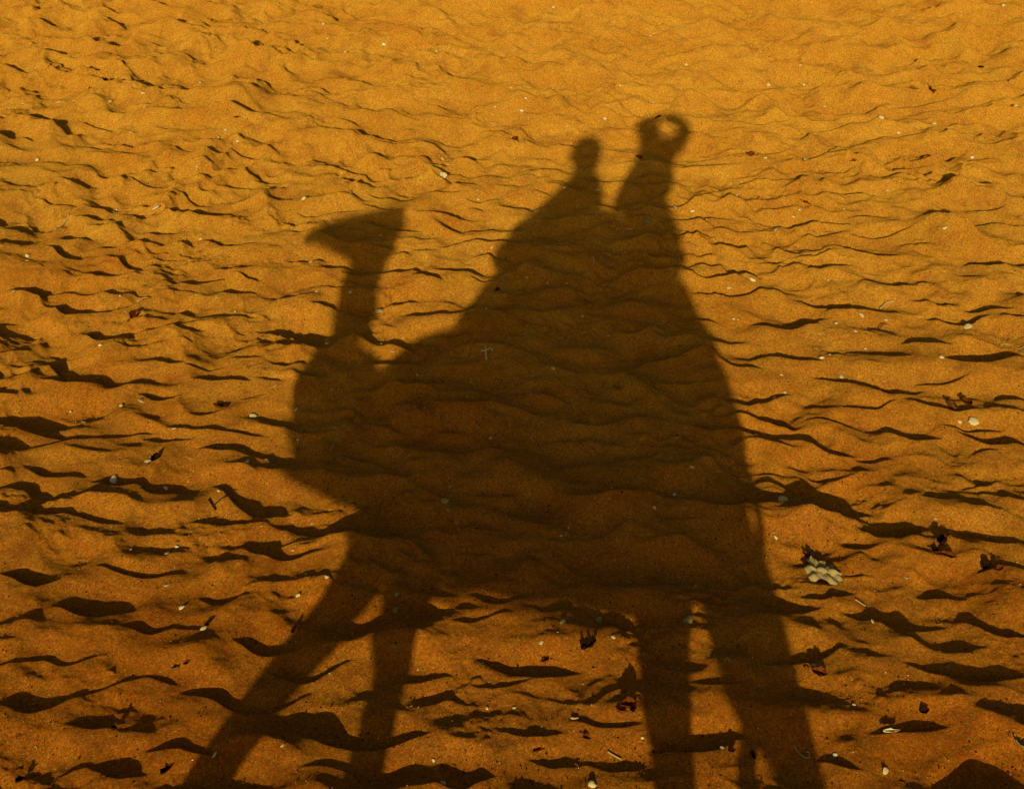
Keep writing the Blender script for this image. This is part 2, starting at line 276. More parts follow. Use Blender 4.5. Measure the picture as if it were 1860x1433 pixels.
([(-1.259,2.926),(-1.214,2.899),(-1.173,2.884),(-1.138,2.888),(-1.107,2.903),(-1.077,2.926),(-1.05,2.957),(-1.025,3.0),(-1.001,3.048)],0.015),
([(-1.523,2.787),(-1.457,2.773),(-1.383,2.733),(-1.311,2.697),(-1.251,2.693),(-1.201,2.716),(-1.156,2.757),(-1.115,2.815),(-1.074,2.881)],0.01),
([(-1.099,2.657),(-1.026,2.617),(-0.962,2.602),(-0.904,2.607),(-0.845,2.613),(-0.789,2.627),(-0.736,2.652),(-0.683,2.689),(-0.63,2.724)],0.022),
([(-0.804,2.968),(-0.779,2.969),(-0.755,2.97),(-0.731,2.975),(-0.708,2.985),(-0.685,2.998),(-0.662,3.01),(-0.64,3.025),(-0.617,3.04)],0.012),
([(-0.693,2.854),(-0.679,2.859),(-0.665,2.864),(-0.651,2.87),(-0.637,2.877),(-0.623,2.885),(-0.609,2.894),(-0.596,2.903),(-0.582,2.913)],0.008),
([(-0.684,2.462),(-0.657,2.475),(-0.629,2.486),(-0.601,2.497),(-0.573,2.507),(-0.546,2.521),(-0.519,2.541),(-0.493,2.565),(-0.467,2.59)],0.01),
([(-1.009,2.479),(-0.989,2.488),(-0.968,2.496),(-0.947,2.503),(-0.926,2.509),(-0.904,2.511),(-0.881,2.51),(-0.857,2.508),(-0.834,2.506)],0.008),
([(-0.59,3.51),(-0.559,3.47),(-0.531,3.447),(-0.506,3.445),(-0.482,3.451),(-0.459,3.459),(-0.436,3.471),(-0.413,3.489),(-0.39,3.507)],0.013),
([(-0.649,3.296),(-0.62,3.294),(-0.592,3.296),(-0.566,3.309),(-0.541,3.329),(-0.516,3.35),(-0.49,3.368),(-0.464,3.382),(-0.436,3.393)],0.008),
([(-0.51,3.129),(-0.457,3.089),(-0.408,3.065),(-0.361,3.057),(-0.314,3.054),(-0.268,3.054),(-0.223,3.059),(-0.179,3.081),(-0.135,3.109)],0.018),
([(-0.514,2.994),(-0.485,2.98),(-0.458,2.972),(-0.432,2.974),(-0.407,2.982),(-0.382,2.991),(-0.357,3.003),(-0.332,3.018),(-0.308,3.033)],0.008),
([(-0.121,2.843),(-0.093,2.828),(-0.065,2.816),(-0.038,2.811),(-0.011,2.808),(0.016,2.808),(0.043,2.815),(0.069,2.83),(0.096,2.849)],0.013),
([(-0.37,2.759),(-0.343,2.743),(-0.317,2.734),(-0.293,2.735),(-0.269,2.741),(-0.245,2.749),(-0.221,2.759),(-0.197,2.771),(-0.174,2.783)],0.011),
([(-0.259,2.658),(-0.239,2.647),(-0.219,2.637),(-0.199,2.633),(-0.18,2.636),(-0.162,2.641),(-0.143,2.648),(-0.125,2.656),(-0.106,2.665)],0.008),
([(-0.08,2.676),(-0.059,2.662),(-0.038,2.648),(-0.018,2.638),(0.002,2.633),(0.021,2.632),(0.041,2.636),(0.06,2.647),(0.079,2.661)],0.008),
([(-0.546,2.507),(-0.525,2.498),(-0.505,2.488),(-0.486,2.484),(-0.468,2.489),(-0.45,2.498),(-0.434,2.51),(-0.418,2.533),(-0.404,2.565)],0.018),
([(0.155,2.743),(0.192,2.742),(0.229,2.741),(0.266,2.746),(0.304,2.752),(0.341,2.764),(0.379,2.787),(0.418,2.826),(0.458,2.869)],0.023),
([(0.307,3.091),(0.325,3.087),(0.344,3.084),(0.363,3.084),(0.382,3.088),(0.401,3.094),(0.421,3.102),(0.44,3.11),(0.459,3.119)],0.008),
([(0.753,4.372),(0.793,4.342),(0.832,4.312),(0.872,4.294),(0.912,4.278),(0.952,4.269),(0.993,4.264),(1.037,4.282),(1.084,4.321)],0.026),
([(1.371,4.442),(1.387,4.434),(1.403,4.425),(1.42,4.42),(1.438,4.421),(1.457,4.427),(1.476,4.437),(1.497,4.45),(1.517,4.462)],0.013),
([(1.035,4.136),(1.064,4.106),(1.094,4.081),(1.127,4.075),(1.161,4.078),(1.197,4.092),(1.235,4.115),(1.277,4.161),(1.321,4.212)],0.044),
([(1.446,4.225),(1.478,4.201),(1.511,4.179),(1.545,4.166),(1.58,4.158),(1.616,4.154),(1.653,4.155),(1.694,4.169),(1.735,4.188)],0.019),
([(0.753,3.67),(0.773,3.655),(0.793,3.643),(0.813,3.638),(0.835,3.641),(0.857,3.649),(0.88,3.662),(0.905,3.684),(0.929,3.706)],0.019),
([(0.925,3.812),(0.938,3.811),(0.95,3.811),(0.963,3.811),(0.976,3.812),(0.988,3.812),(1.001,3.814),(1.014,3.816),(1.027,3.818)],0.008),
([(0.654,3.562),(0.67,3.559),(0.686,3.555),(0.702,3.553),(0.718,3.554),(0.734,3.559),(0.751,3.567),(0.769,3.577),(0.786,3.586)],0.012),
([(0.895,3.572),(0.909,3.556),(0.923,3.54),(0.937,3.53),(0.953,3.529),(0.969,3.532),(0.986,3.537),(1.003,3.543),(1.02,3.55)],0.017),
([(1.359,3.604),(1.38,3.572),(1.401,3.543),(1.425,3.525),(1.45,3.512),(1.476,3.504),(1.504,3.504),(1.534,3.514),(1.565,3.524)],0.023),
([(1.036,3.508),(1.066,3.503),(1.095,3.498),(1.125,3.499),(1.157,3.505),(1.189,3.515),(1.221,3.527),(1.254,3.542),(1.288,3.558)],0.008),
([(0.559,3.229),(0.594,3.231),(0.629,3.234),(0.665,3.242),(0.701,3.253),(0.737,3.268),(0.774,3.288),(0.813,3.318),(0.853,3.353)],0.015),
([(1.079,3.289),(1.125,3.25),(1.171,3.222),(1.221,3.212),(1.272,3.208),(1.325,3.209),(1.379,3.217),(1.438,3.244),(1.5,3.278)],0.022),
([(0.906,2.913),(0.937,2.916),(0.969,2.92),(1.0,2.926),(1.032,2.932),(1.065,2.94),(1.098,2.952),(1.132,2.969),(1.167,2.987)],0.013),
([(0.727,2.789),(0.737,2.778),(0.748,2.767),(0.759,2.757),(0.769,2.749),(0.78,2.743),(0.792,2.738),(0.803,2.734),(0.814,2.73)],0.014),
([(1.492,3.92),(1.506,3.925),(1.52,3.93),(1.534,3.936),(1.548,3.943),(1.562,3.95),(1.577,3.958),(1.591,3.968),(1.606,3.977)],0.011),
([(1.225,3.73),(1.243,3.732),(1.262,3.733),(1.281,3.736),(1.3,3.739),(1.319,3.742),(1.338,3.746),(1.357,3.751),(1.376,3.756)],0.009),
([(0.453,7.159),(0.48,7.151),(0.506,7.143),(0.533,7.142),(0.561,7.141),(0.588,7.143),(0.615,7.151),(0.643,7.168),(0.671,7.185)],0.02),
([(1.034,7.209),(1.064,7.183),(1.095,7.161),(1.127,7.156),(1.159,7.161),(1.192,7.17),(1.226,7.184),(1.261,7.209),(1.296,7.235)],0.02),
([(1.315,7.21),(1.369,7.193),(1.423,7.178),(1.478,7.173),(1.534,7.18),(1.594,7.212),(1.656,7.255),(1.718,7.295),(1.779,7.326)],0.02),
([(2.006,7.428),(2.048,7.419),(2.09,7.411),(2.133,7.412),(2.177,7.415),(2.222,7.422),(2.267,7.431),(2.315,7.45),(2.363,7.469)],0.02),
([(2.376,7.433),(2.389,7.428),(2.402,7.422),(2.416,7.42),(2.43,7.419),(2.445,7.419),(2.46,7.421),(2.475,7.425),(2.491,7.43)],0.02),
([(0.449,6.908),(0.479,6.894),(0.509,6.879),(0.539,6.879),(0.57,6.882),(0.601,6.89),(0.632,6.902),(0.664,6.928),(0.696,6.953)],0.038),
([(1.229,7.016),(1.274,6.978),(1.318,6.94),(1.366,6.923),(1.413,6.909),(1.46,6.9),(1.509,6.897),(1.561,6.917),(1.613,6.938)],0.039),
([(0.82,7.016),(0.84,6.996),(0.859,6.977),(0.879,6.964),(0.899,6.952),(0.92,6.946),(0.941,6.947),(0.962,6.957),(0.984,6.966)],0.023),
([(1.096,6.742),(1.116,6.734),(1.136,6.726),(1.158,6.725),(1.18,6.728),(1.202,6.736),(1.224,6.748),(1.248,6.766),(1.272,6.785)],0.028),
([(1.028,6.696),(1.049,6.695),(1.07,6.693),(1.092,6.697),(1.114,6.703),(1.136,6.708),(1.158,6.715),(1.181,6.727),(1.204,6.739)],0.02),
([(0.521,6.643),(0.543,6.621),(0.565,6.598),(0.588,6.583),(0.61,6.574),(0.633,6.573),(0.656,6.576),(0.679,6.586),(0.703,6.595)],0.024),
([(0.443,6.481),(0.461,6.486),(0.478,6.49),(0.495,6.499),(0.513,6.507),(0.53,6.512),(0.548,6.517),(0.566,6.527),(0.584,6.537)],0.022),
([(2.033,6.905),(2.063,6.88),(2.091,6.856),(2.124,6.849),(2.158,6.847),(2.194,6.854),(2.231,6.87),(2.274,6.904),(2.316,6.938)],0.043),
([(0.441,6.322),(0.477,6.309),(0.512,6.295),(0.549,6.296),(0.585,6.305),(0.622,6.323),(0.66,6.349),(0.699,6.394),(0.738,6.443)],0.029),
([(1.344,6.584),(1.378,6.565),(1.413,6.543),(1.449,6.533),(1.485,6.522),(1.522,6.519),(1.56,6.525),(1.603,6.552),(1.645,6.578)],0.045),
([(1.618,6.403),(1.629,6.399),(1.641,6.395),(1.654,6.393),(1.667,6.394),(1.68,6.395),(1.693,6.398),(1.707,6.404),(1.721,6.41)],0.023),
([(0.937,6.338),(0.981,6.288),(1.026,6.247),(1.073,6.235),(1.121,6.233),(1.169,6.24),(1.218,6.25),(1.271,6.281),(1.323,6.314)],0.044),
([(1.929,6.348),(1.957,6.338),(1.984,6.328),(2.014,6.331),(2.045,6.334),(2.075,6.338),(2.106,6.341),(2.14,6.358),(2.174,6.374)],0.036),
([(1.098,6.191),(1.125,6.186),(1.151,6.181),(1.179,6.184),(1.207,6.188),(1.236,6.194),(1.264,6.203),(1.294,6.221),(1.325,6.239)],0.024),
([(1.306,6.259),(1.334,6.253),(1.362,6.247),(1.391,6.247),(1.419,6.246),(1.448,6.244),(1.476,6.241),(1.506,6.244),(1.536,6.248)],0.02),
([(0.656,6.029),(0.699,6.002),(0.742,5.975),(0.786,5.967),(0.83,5.959),(0.874,5.957),(0.919,5.965),(0.966,5.997),(1.014,6.031)],0.044),
([(0.926,6.045),(0.942,6.046),(0.958,6.046),(0.974,6.051),(0.991,6.058),(1.008,6.065),(1.025,6.075),(1.043,6.088),(1.06,6.102)],0.025),
([(1.69,6.229),(1.723,6.194),(1.756,6.161),(1.793,6.149),(1.831,6.143),(1.871,6.149),(1.913,6.165),(1.96,6.201),(2.007,6.238)],0.04),
([(2.123,6.234),(2.135,6.231),(2.146,6.228),(2.159,6.228),(2.172,6.23),(2.185,6.232),(2.199,6.237),(2.213,6.244),(2.228,6.251)],0.024),
([(1.502,5.902),(1.53,5.892),(1.557,5.882),(1.587,5.884),(1.617,5.886),(1.647,5.888),(1.678,5.891),(1.711,5.906),(1.744,5.922)],0.039),
([(0.744,5.661),(0.774,5.644),(0.803,5.627),(0.833,5.62),(0.863,5.613),(0.894,5.607),(0.924,5.606),(0.956,5.617),(0.988,5.629)],0.031),
([(0.447,5.563),(0.472,5.54),(0.497,5.517),(0.522,5.507),(0.548,5.504),(0.574,5.504),(0.6,5.505),(0.627,5.516),(0.653,5.527)],0.035),
([(1.708,5.732),(1.751,5.698),(1.794,5.669),(1.843,5.669),(1.895,5.684),(1.952,5.718),(2.01,5.756),(2.072,5.803),(2.133,5.844)],0.051),
([(1.316,5.722),(1.335,5.716),(1.354,5.71),(1.374,5.708),(1.394,5.707),(1.414,5.707),(1.434,5.712),(1.456,5.722),(1.478,5.733)],0.017),
([(0.947,5.488),(1.018,5.458),(1.089,5.428),(1.16,5.409),(1.23,5.384),(1.299,5.353),(1.368,5.332),(1.445,5.359),(1.528,5.421)],0.028),
([(1.502,5.488),(1.533,5.486),(1.564,5.484),(1.596,5.488),(1.629,5.497),(1.663,5.51),(1.698,5.527),(1.734,5.548),(1.77,5.57)],0.015),
([(0.475,5.189),(0.514,5.171),(0.553,5.158),(0.594,5.167),(0.635,5.184),(0.677,5.209),(0.719,5.239),(0.763,5.283),(0.807,5.326)],0.029),
([(1.415,5.281),(1.453,5.254),(1.49,5.227),(1.531,5.215),(1.571,5.206),(1.611,5.197),(1.653,5.194),(1.7,5.215),(1.748,5.242)],0.037),
([(1.912,5.373),(1.925,5.37),(1.937,5.367),(1.951,5.366),(1.964,5.369),(1.978,5.371),(1.993,5.375),(2.008,5.383),(2.024,5.39)],0.024),
([(1.088,5.19),(1.118,5.186),(1.148,5.182),(1.178,5.183),(1.21,5.189),(1.242,5.201),(1.275,5.22),(1.31,5.246),(1.345,5.272)],0.018),
([(0.894,5.086),(0.922,5.076),(0.95,5.066),(0.979,5.059),(1.007,5.052),(1.035,5.041),(1.063,5.029),(1.091,5.02),(1.12,5.012)],0.013),
([(1.247,5.017),(1.277,4.99),(1.308,4.964),(1.34,4.952),(1.374,4.945),(1.408,4.942),(1.443,4.944),(1.482,4.965),(1.521,4.988)],0.035),
([(1.569,5.07),(1.603,5.066),(1.636,5.061),(1.672,5.065),(1.707,5.069),(1.743,5.074),(1.779,5.08),(1.816,5.093),(1.854,5.106)],0.022),
([(1.636,5.028),(1.664,4.984),(1.693,4.945),(1.728,4.932),(1.764,4.926),(1.801,4.926),(1.839,4.932),(1.883,4.956),(1.926,4.98)],0.044),
([(0.792,4.898),(0.804,4.896),(0.815,4.893),(0.827,4.892),(0.838,4.892),(0.85,4.891),(0.862,4.892),(0.874,4.893),(0.886,4.895)],0.01),
([(0.823,4.864),(0.854,4.838),(0.885,4.813),(0.917,4.795),(0.948,4.776),(0.98,4.759),(1.012,4.753),(1.047,4.763),(1.082,4.777)],0.028),
([(1.095,4.752),(1.112,4.738),(1.13,4.725),(1.149,4.719),(1.168,4.721),(1.189,4.73),(1.21,4.742),(1.232,4.757),(1.254,4.773)],0.018),
([(1.67,4.863),(1.682,4.863),(1.694,4.862),(1.706,4.862),(1.719,4.864),(1.731,4.865),(1.744,4.867),(1.757,4.871),(1.77,4.874)],0.011),
([(0.415,4.892),(0.44,4.892),(0.464,4.891),(0.489,4.893),(0.514,4.897),(0.539,4.9),(0.564,4.904),(0.589,4.912),(0.615,4.92)],0.014),
([(-1.332,6.702),(-1.274,6.718),(-1.218,6.744),(-1.163,6.787),(-1.106,6.813),(-1.045,6.817),(-0.982,6.812),(-0.923,6.833),(-0.865,6.865)],0.039),
([(-1.616,6.343),(-1.586,6.336),(-1.556,6.33),(-1.528,6.331),(-1.5,6.336),(-1.474,6.345),(-1.448,6.358),(-1.423,6.378),(-1.398,6.398)],0.023),
([(-1.278,6.408),(-1.243,6.397),(-1.208,6.387),(-1.175,6.389),(-1.143,6.396),(-1.112,6.405),(-1.08,6.412),(-1.048,6.426),(-1.017,6.44)],0.028),
([(-1.399,6.301),(-1.379,6.282),(-1.359,6.262),(-1.339,6.248),(-1.321,6.24),(-1.304,6.237),(-1.288,6.239),(-1.273,6.247),(-1.258,6.255)],0.028),
([(-1.089,6.65),(-1.078,6.645),(-1.066,6.64),(-1.054,6.637),(-1.043,6.637),(-1.032,6.636),(-1.022,6.639),(-1.011,6.643),(-1.001,6.647)],0.022),
([(-1.216,5.926),(-1.191,5.91),(-1.167,5.893),(-1.144,5.882),(-1.122,5.877),(-1.101,5.88),(-1.081,5.888),(-1.062,5.901),(-1.043,5.913)],0.019),
([(-1.403,5.88),(-1.367,5.856),(-1.331,5.833),(-1.297,5.82),(-1.266,5.82),(-1.236,5.826),(-1.206,5.834),(-1.178,5.847),(-1.149,5.86)],0.016),
([(-1.53,5.964),(-1.507,5.962),(-1.484,5.961),(-1.462,5.964),(-1.441,5.97),(-1.42,5.98),(-1.401,6.0),(-1.384,6.029),(-1.367,6.057)],0.021),
([(-1.059,6.344),(-1.039,6.327),(-1.019,6.311),(-1.001,6.306),(-0.984,6.311),(-0.968,6.321),(-0.952,6.332),(-0.936,6.346),(-0.921,6.361)],0.021),
([(-1.426,5.506),(-1.406,5.5),(-1.385,5.495),(-1.366,5.494),(-1.346,5.493),(-1.326,5.487),(-1.305,5.481),(-1.285,5.48),(-1.265,5.478)],0.021),
([(-0.542,6.46),(-0.524,6.454),(-0.506,6.448),(-0.489,6.448),(-0.472,6.455),(-0.455,6.466),(-0.439,6.479),(-0.422,6.497),(-0.406,6.515)],0.027),
([(-0.725,5.984),(-0.68,5.978),(-0.635,5.973),(-0.592,5.985),(-0.551,6.01),(-0.509,6.04),(-0.467,6.069),(-0.426,6.106),(-0.384,6.142)],0.02),
([(-1.134,5.68),(-1.114,5.672),(-1.095,5.665),(-1.076,5.661),(-1.057,5.659),(-1.039,5.662),(-1.022,5.673),(-1.006,5.69),(-0.991,5.707)],0.017),
([(-1.147,5.138),(-1.119,5.128),(-1.091,5.119),(-1.064,5.116),(-1.039,5.124),(-1.016,5.139),(-0.993,5.158),(-0.97,5.18),(-0.948,5.203)],0.015),
([(-0.524,5.436),(-0.487,5.417),(-0.45,5.398),(-0.414,5.384),(-0.378,5.368),(-0.342,5.353),(-0.307,5.35),(-0.274,5.367),(-0.241,5.388)],0.02),
([(-0.138,5.871),(-0.112,5.854),(-0.086,5.836),(-0.059,5.825),(-0.034,5.825),(-0.009,5.844),(0.016,5.874),(0.041,5.911),(0.066,5.949)],0.027),
([(-0.661,5.102),(-0.62,5.102),(-0.58,5.103),(-0.541,5.114),(-0.501,5.125),(-0.461,5.124),(-0.419,5.108),(-0.376,5.085),(-0.333,5.051)],0.014),
([(-0.31,4.865),(-0.253,4.855),(-0.196,4.854),(-0.141,4.872),(-0.086,4.902),(-0.031,4.94),(0.024,4.964),(0.081,4.97),(0.138,4.968)],0.016),
([(-0.951,4.692),(-0.94,4.689),(-0.929,4.685),(-0.918,4.682),(-0.908,4.682),(-0.898,4.687),(-0.889,4.696),(-0.88,4.706),(-0.872,4.716)],0.011),
([(-2.599,7.212),(-2.549,7.208),(-2.499,7.204),(-2.453,7.211),(-2.407,7.222),(-2.363,7.238),(-2.32,7.256),(-2.279,7.285),(-2.237,7.314)],0.02),
([(-2.404,7.077),(-2.339,7.049),(-2.278,7.035),(-2.226,7.05),(-2.175,7.076),(-2.123,7.093),(-2.068,7.103),(-2.016,7.121),(-1.962,7.138)],0.02),
([(-2.372,6.775),(-2.348,6.764),(-2.324,6.752),(-2.301,6.747),(-2.281,6.749),(-2.263,6.757),(-2.245,6.77),(-2.229,6.787),(-2.213,6.804)],0.021),
([(-1.944,7.215),(-1.913,7.196),(-1.883,7.177),(-1.854,7.166),(-1.826,7.159),(-1.799,7.154),(-1.771,7.149),(-1.746,7.151),(-1.72,7.153)],0.02),
([(-1.958,7.037),(-1.893,6.992),(-1.83,6.948),(-1.77,6.92),(-1.713,6.9),(-1.659,6.898),(-1.607,6.903),(-1.557,6.92),(-1.508,6.937)],0.03),
([(-2.263,6.438),(-2.232,6.432),(-2.202,6.426),(-2.174,6.429),(-2.146,6.434),(-2.119,6.441),(-2.092,6.449),(-2.068,6.466),(-2.043,6.483)],0.026),
([(-2.052,6.352),(-2.027,6.347),(-2.001,6.341),(-1.977,6.342),(-1.955,6.347),(-1.933,6.357),(-1.912,6.37),(-1.892,6.387),(-1.872,6.404)],0.018),
([(-1.866,6.306),(-1.837,6.295),(-1.808,6.283),(-1.781,6.279),(-1.756,6.281),(-1.732,6.29),(-1.709,6.304),(-1.688,6.326),(-1.667,6.349)],0.03),
([(-1.598,6.346),(-1.572,6.339),(-1.546,6.332),(-1.521,6.332),(-1.496,6.335),(-1.473,6.341),(-1.45,6.35),(-1.428,6.367),(-1.406,6.384)],0.025),
([(-1.398,6.295),(-1.38,6.28),(-1.363,6.265),(-1.345,6.254),(-1.329,6.247),(-1.314,6.244),(-1.299,6.246),(-1.285,6.251),(-1.271,6.256)],0.026),
([(-1.968,6.142),(-1.927,6.128),(-1.886,6.114),(-1.847,6.108),(-1.81,6.106),(-1.773,6.109),(-1.739,6.121),(-1.709,6.151),(-1.68,6.187)],0.015),
([(-2.205,5.934),(-2.194,5.935),(-2.184,5.936),(-2.174,5.937),(-2.165,5.942),(-2.155,5.946),(-2.147,5.953),(-2.138,5.961),(-2.13,5.968)],0.02),
([(-1.94,5.917),(-1.924,5.905),(-1.909,5.893),(-1.894,5.883),(-1.879,5.877),(-1.866,5.874),(-1.854,5.877),(-1.843,5.883),(-1.832,5.89)],0.024),
([(-1.521,5.963),(-1.5,5.959),(-1.48,5.954),(-1.46,5.954),(-1.441,5.958),(-1.423,5.967),(-1.407,5.983),(-1.392,6.007),(-1.377,6.03)],0.026),
([(-1.393,5.869),(-1.362,5.849),(-1.331,5.83),(-1.302,5.82),(-1.275,5.821),(-1.249,5.828),(-1.223,5.835),(-1.198,5.846),(-1.173,5.858)],0.014),
([(-1.736,5.678),(-1.709,5.67),(-1.682,5.662),(-1.659,5.667),(-1.638,5.687),(-1.62,5.715),(-1.603,5.749),(-1.587,5.791),(-1.572,5.833)],0.03),
([(-1.949,5.499),(-1.919,5.492),(-1.888,5.486),(-1.859,5.485),(-1.831,5.486),(-1.803,5.487),(-1.775,5.49),(-1.748,5.498),(-1.722,5.506)],0.018),
([(-1.83,5.385),(-1.821,5.383),(-1.811,5.382),(-1.802,5.38),(-1.793,5.38),(-1.784,5.38),(-1.776,5.383),(-1.768,5.385),(-1.76,5.387)],0.014),
([(-1.449,5.542),(-1.425,5.528),(-1.402,5.514),(-1.379,5.505),(-1.357,5.498),(-1.336,5.494),(-1.315,5.493),(-1.295,5.495),(-1.275,5.497)],0.016),
([(-1.97,5.184),(-1.948,5.174),(-1.927,5.163),(-1.908,5.159),(-1.89,5.161),(-1.874,5.167),(-1.859,5.176),(-1.844,5.189),(-1.83,5.203)],0.027),
([(-1.51,5.281),(-1.461,5.281),(-1.412,5.282),(-1.364,5.289),(-1.316,5.296),(-1.269,5.305),(-1.222,5.315),(-1.176,5.333),(-1.131,5.353)],0.014),
([(-1.966,7.391),(-1.94,7.373),(-1.914,7.355),(-1.89,7.344),(-1.867,7.34),(-1.846,7.343),(-1.825,7.349),(-1.806,7.36),(-1.786,7.371)],0.02),
([(-0.743,8.381),(-0.725,8.351),(-0.707,8.323),(-0.69,8.306),(-0.674,8.3),(-0.658,8.298),(-0.642,8.297),(-0.627,8.301),(-0.612,8.304)],0.019),
([(-0.386,8.33),(-0.348,8.314),(-0.309,8.297),(-0.271,8.286),(-0.233,8.272),(-0.195,8.26),(-0.157,8.254),(-0.12,8.26),(-0.083,8.267)],0.015),
([(-0.273,8.068),(-0.247,8.067),(-0.222,8.066),(-0.196,8.07),(-0.171,8.075),(-0.145,8.079),(-0.119,8.085),(-0.094,8.096),(-0.068,8.107)],0.015),
([(0.145,8.064),(0.199,8.051),(0.254,8.049),(0.308,8.073),(0.363,8.099),(0.418,8.116),(0.473,8.125),(0.528,8.138),(0.584,8.151)],0.019),
([(-0.666,7.766),(-0.656,7.761),(-0.647,7.756),(-0.638,7.752),(-0.629,7.75),(-0.62,7.748),(-0.611,7.748),(-0.602,7.748),(-0.593,7.749)],0.015),
([(-0.412,7.802),(-0.383,7.787),(-0.354,7.771),(-0.326,7.765),(-0.298,7.767),(-0.27,7.774),(-0.243,7.783),(-0.215,7.798),(-0.188,7.813)],0.02),
([(0.035,7.811),(0.067,7.804),(0.098,7.797),(0.13,7.798),(0.161,7.802),(0.193,7.808),(0.224,7.816),(0.256,7.831),(0.288,7.846)],0.02),
([(-0.816,7.926),(-0.794,7.923),(-0.772,7.921),(-0.75,7.922),(-0.729,7.926),(-0.707,7.932),(-0.686,7.941),(-0.666,7.955),(-0.645,7.969)],0.015),
([(-0.544,7.371),(-0.523,7.362),(-0.502,7.354),(-0.481,7.35),(-0.46,7.348),(-0.44,7.349),(-0.42,7.357),(-0.4,7.373),(-0.381,7.39)],0.02),
([(-0.344,7.376),(-0.33,7.375),(-0.316,7.373),(-0.302,7.375),(-0.288,7.378),(-0.274,7.382),(-0.26,7.387),(-0.247,7.396),(-0.233,7.404)],0.02),
([(0.141,7.48),(0.163,7.481),(0.186,7.482),(0.208,7.488),(0.23,7.496),(0.252,7.506),(0.274,7.521),(0.297,7.541),(0.319,7.562)],0.02),
([(0.274,7.58),(0.292,7.58),(0.311,7.58),(0.329,7.584),(0.348,7.59),(0.367,7.596),(0.386,7.603),(0.405,7.616),(0.424,7.628)],0.02),
([(0.167,7.292),(0.189,7.286),(0.21,7.281),(0.232,7.28),(0.254,7.281),(0.276,7.283),(0.298,7.288),(0.32,7.3),(0.342,7.312)],0.02),
([(0.348,7.311),(0.357,7.312),(0.366,7.313),(0.375,7.314),(0.384,7.318),(0.394,7.322),(0.403,7.328),(0.412,7.335),(0.422,7.342)],0.017),
([(0.341,7.305),(0.369,7.268),(0.396,7.234),(0.424,7.213),(0.451,7.194),(0.479,7.173),(0.506,7.156),(0.534,7.155),(0.562,7.16)],0.02),
([(-0.574,6.986),(-0.526,7.0),(-0.479,7.019),(-0.432,7.056),(-0.385,7.094),(-0.338,7.128),(-0.29,7.16),(-0.242,7.195),(-0.193,7.225)],0.02),
([(-0.734,7.193),(-0.697,7.187),(-0.659,7.182),(-0.623,7.186),(-0.587,7.197),(-0.552,7.215),(-0.517,7.237),(-0.482,7.266),(-0.448,7.294)],0.017),
([(2.206,7.621),(2.229,7.619),(2.253,7.616),(2.278,7.62),(2.303,7.626),(2.329,7.632),(2.356,7.645),(2.385,7.67),(2.415,7.695)],0.02),
([(1.185,8.069),(1.218,8.068),(1.252,8.066),(1.287,8.074),(1.322,8.086),(1.358,8.103),(1.395,8.124),(1.432,8.153),(1.47,8.183)],0.02),
([(0.783,7.527),(0.81,7.521),(0.838,7.515),(0.866,7.516),(0.894,7.519),(0.923,7.525),(0.951,7.533),(0.981,7.549),(1.01,7.565)],0.02),
([(1.143,7.538),(1.159,7.527),(1.175,7.516),(1.192,7.509),(1.208,7.504),(1.225,7.499),(1.242,7.495),(1.259,7.496),(1.276,7.496)],0.02),
([(1.354,7.424),(1.385,7.42),(1.416,7.415),(1.448,7.418),(1.481,7.422),(1.513,7.426),(1.546,7.432),(1.58,7.449),(1.614,7.467)],0.02),
([(1.143,7.69),(1.213,7.726),(1.282,7.746),(1.351,7.761),(1.419,7.762),(1.485,7.75),(1.55,7.731),(1.617,7.723),(1.683,7.716)],0.02),
([(0.603,7.858),(0.657,7.875),(0.711,7.893),(0.765,7.912),(0.818,7.91),(0.871,7.901),(0.925,7.901),(0.979,7.916),(1.034,7.932)],0.02),
([(1.107,8.271),(1.139,8.279),(1.171,8.287),(1.204,8.303),(1.237,8.325),(1.272,8.357),(1.307,8.398),(1.343,8.448),(1.38,8.498)],0.02),
([(0.223,8.054),(0.276,8.063),(0.329,8.072),(0.383,8.092),(0.436,8.11),(0.49,8.125),(0.543,8.137),(0.598,8.16),(0.652,8.183)],0.02),
([(0.762,8.323),(0.782,8.325),(0.802,8.327),(0.823,8.334),(0.843,8.342),(0.864,8.351),(0.885,8.361),(0.906,8.376),(0.928,8.391)],0.02),
([(2.399,8.63),(2.432,8.63),(2.465,8.63),(2.5,8.639),(2.535,8.65),(2.571,8.664),(2.608,8.68),(2.647,8.705),(2.685,8.73)],0.02),
([(2.342,8.381),(2.36,8.383),(2.379,8.386),(2.398,8.393),(2.418,8.402),(2.437,8.411),(2.457,8.422),(2.479,8.437),(2.5,8.453)],0.02),
([(1.192,8.731),(1.257,8.749),(1.322,8.767),(1.389,8.794),(1.454,8.812),(1.52,8.829),(1.587,8.855),(1.657,8.905),(1.728,8.961)],0.02),
([(1.85,9.185),(1.914,9.204),(1.978,9.223),(2.044,9.253),(2.11,9.282),(2.176,9.311),(2.243,9.341),(2.312,9.381),(2.382,9.422)],0.02),
([(1.929,9.026),(1.996,8.97),(2.062,8.917),(2.133,8.896),(2.21,8.919),(2.291,8.959),(2.37,8.99),(2.451,9.029),(2.532,9.069)],0.02),
([(1.448,9.485),(1.46,9.492),(1.471,9.498),(1.483,9.507),(1.495,9.518),(1.508,9.53),(1.52,9.544),(1.533,9.56),(1.546,9.577)],0.02),
([(0.795,9.349),(0.817,9.351),(0.839,9.352),(0.862,9.358),(0.884,9.366),(0.907,9.373),(0.929,9.381),(0.952,9.395),(0.976,9.408)],0.017),
([(1.56,8.562),(1.614,8.595),(1.668,8.626),(1.722,8.658),(1.776,8.679),(1.829,8.695),(1.882,8.711),(1.937,8.738),(1.992,8.765)],0.02),
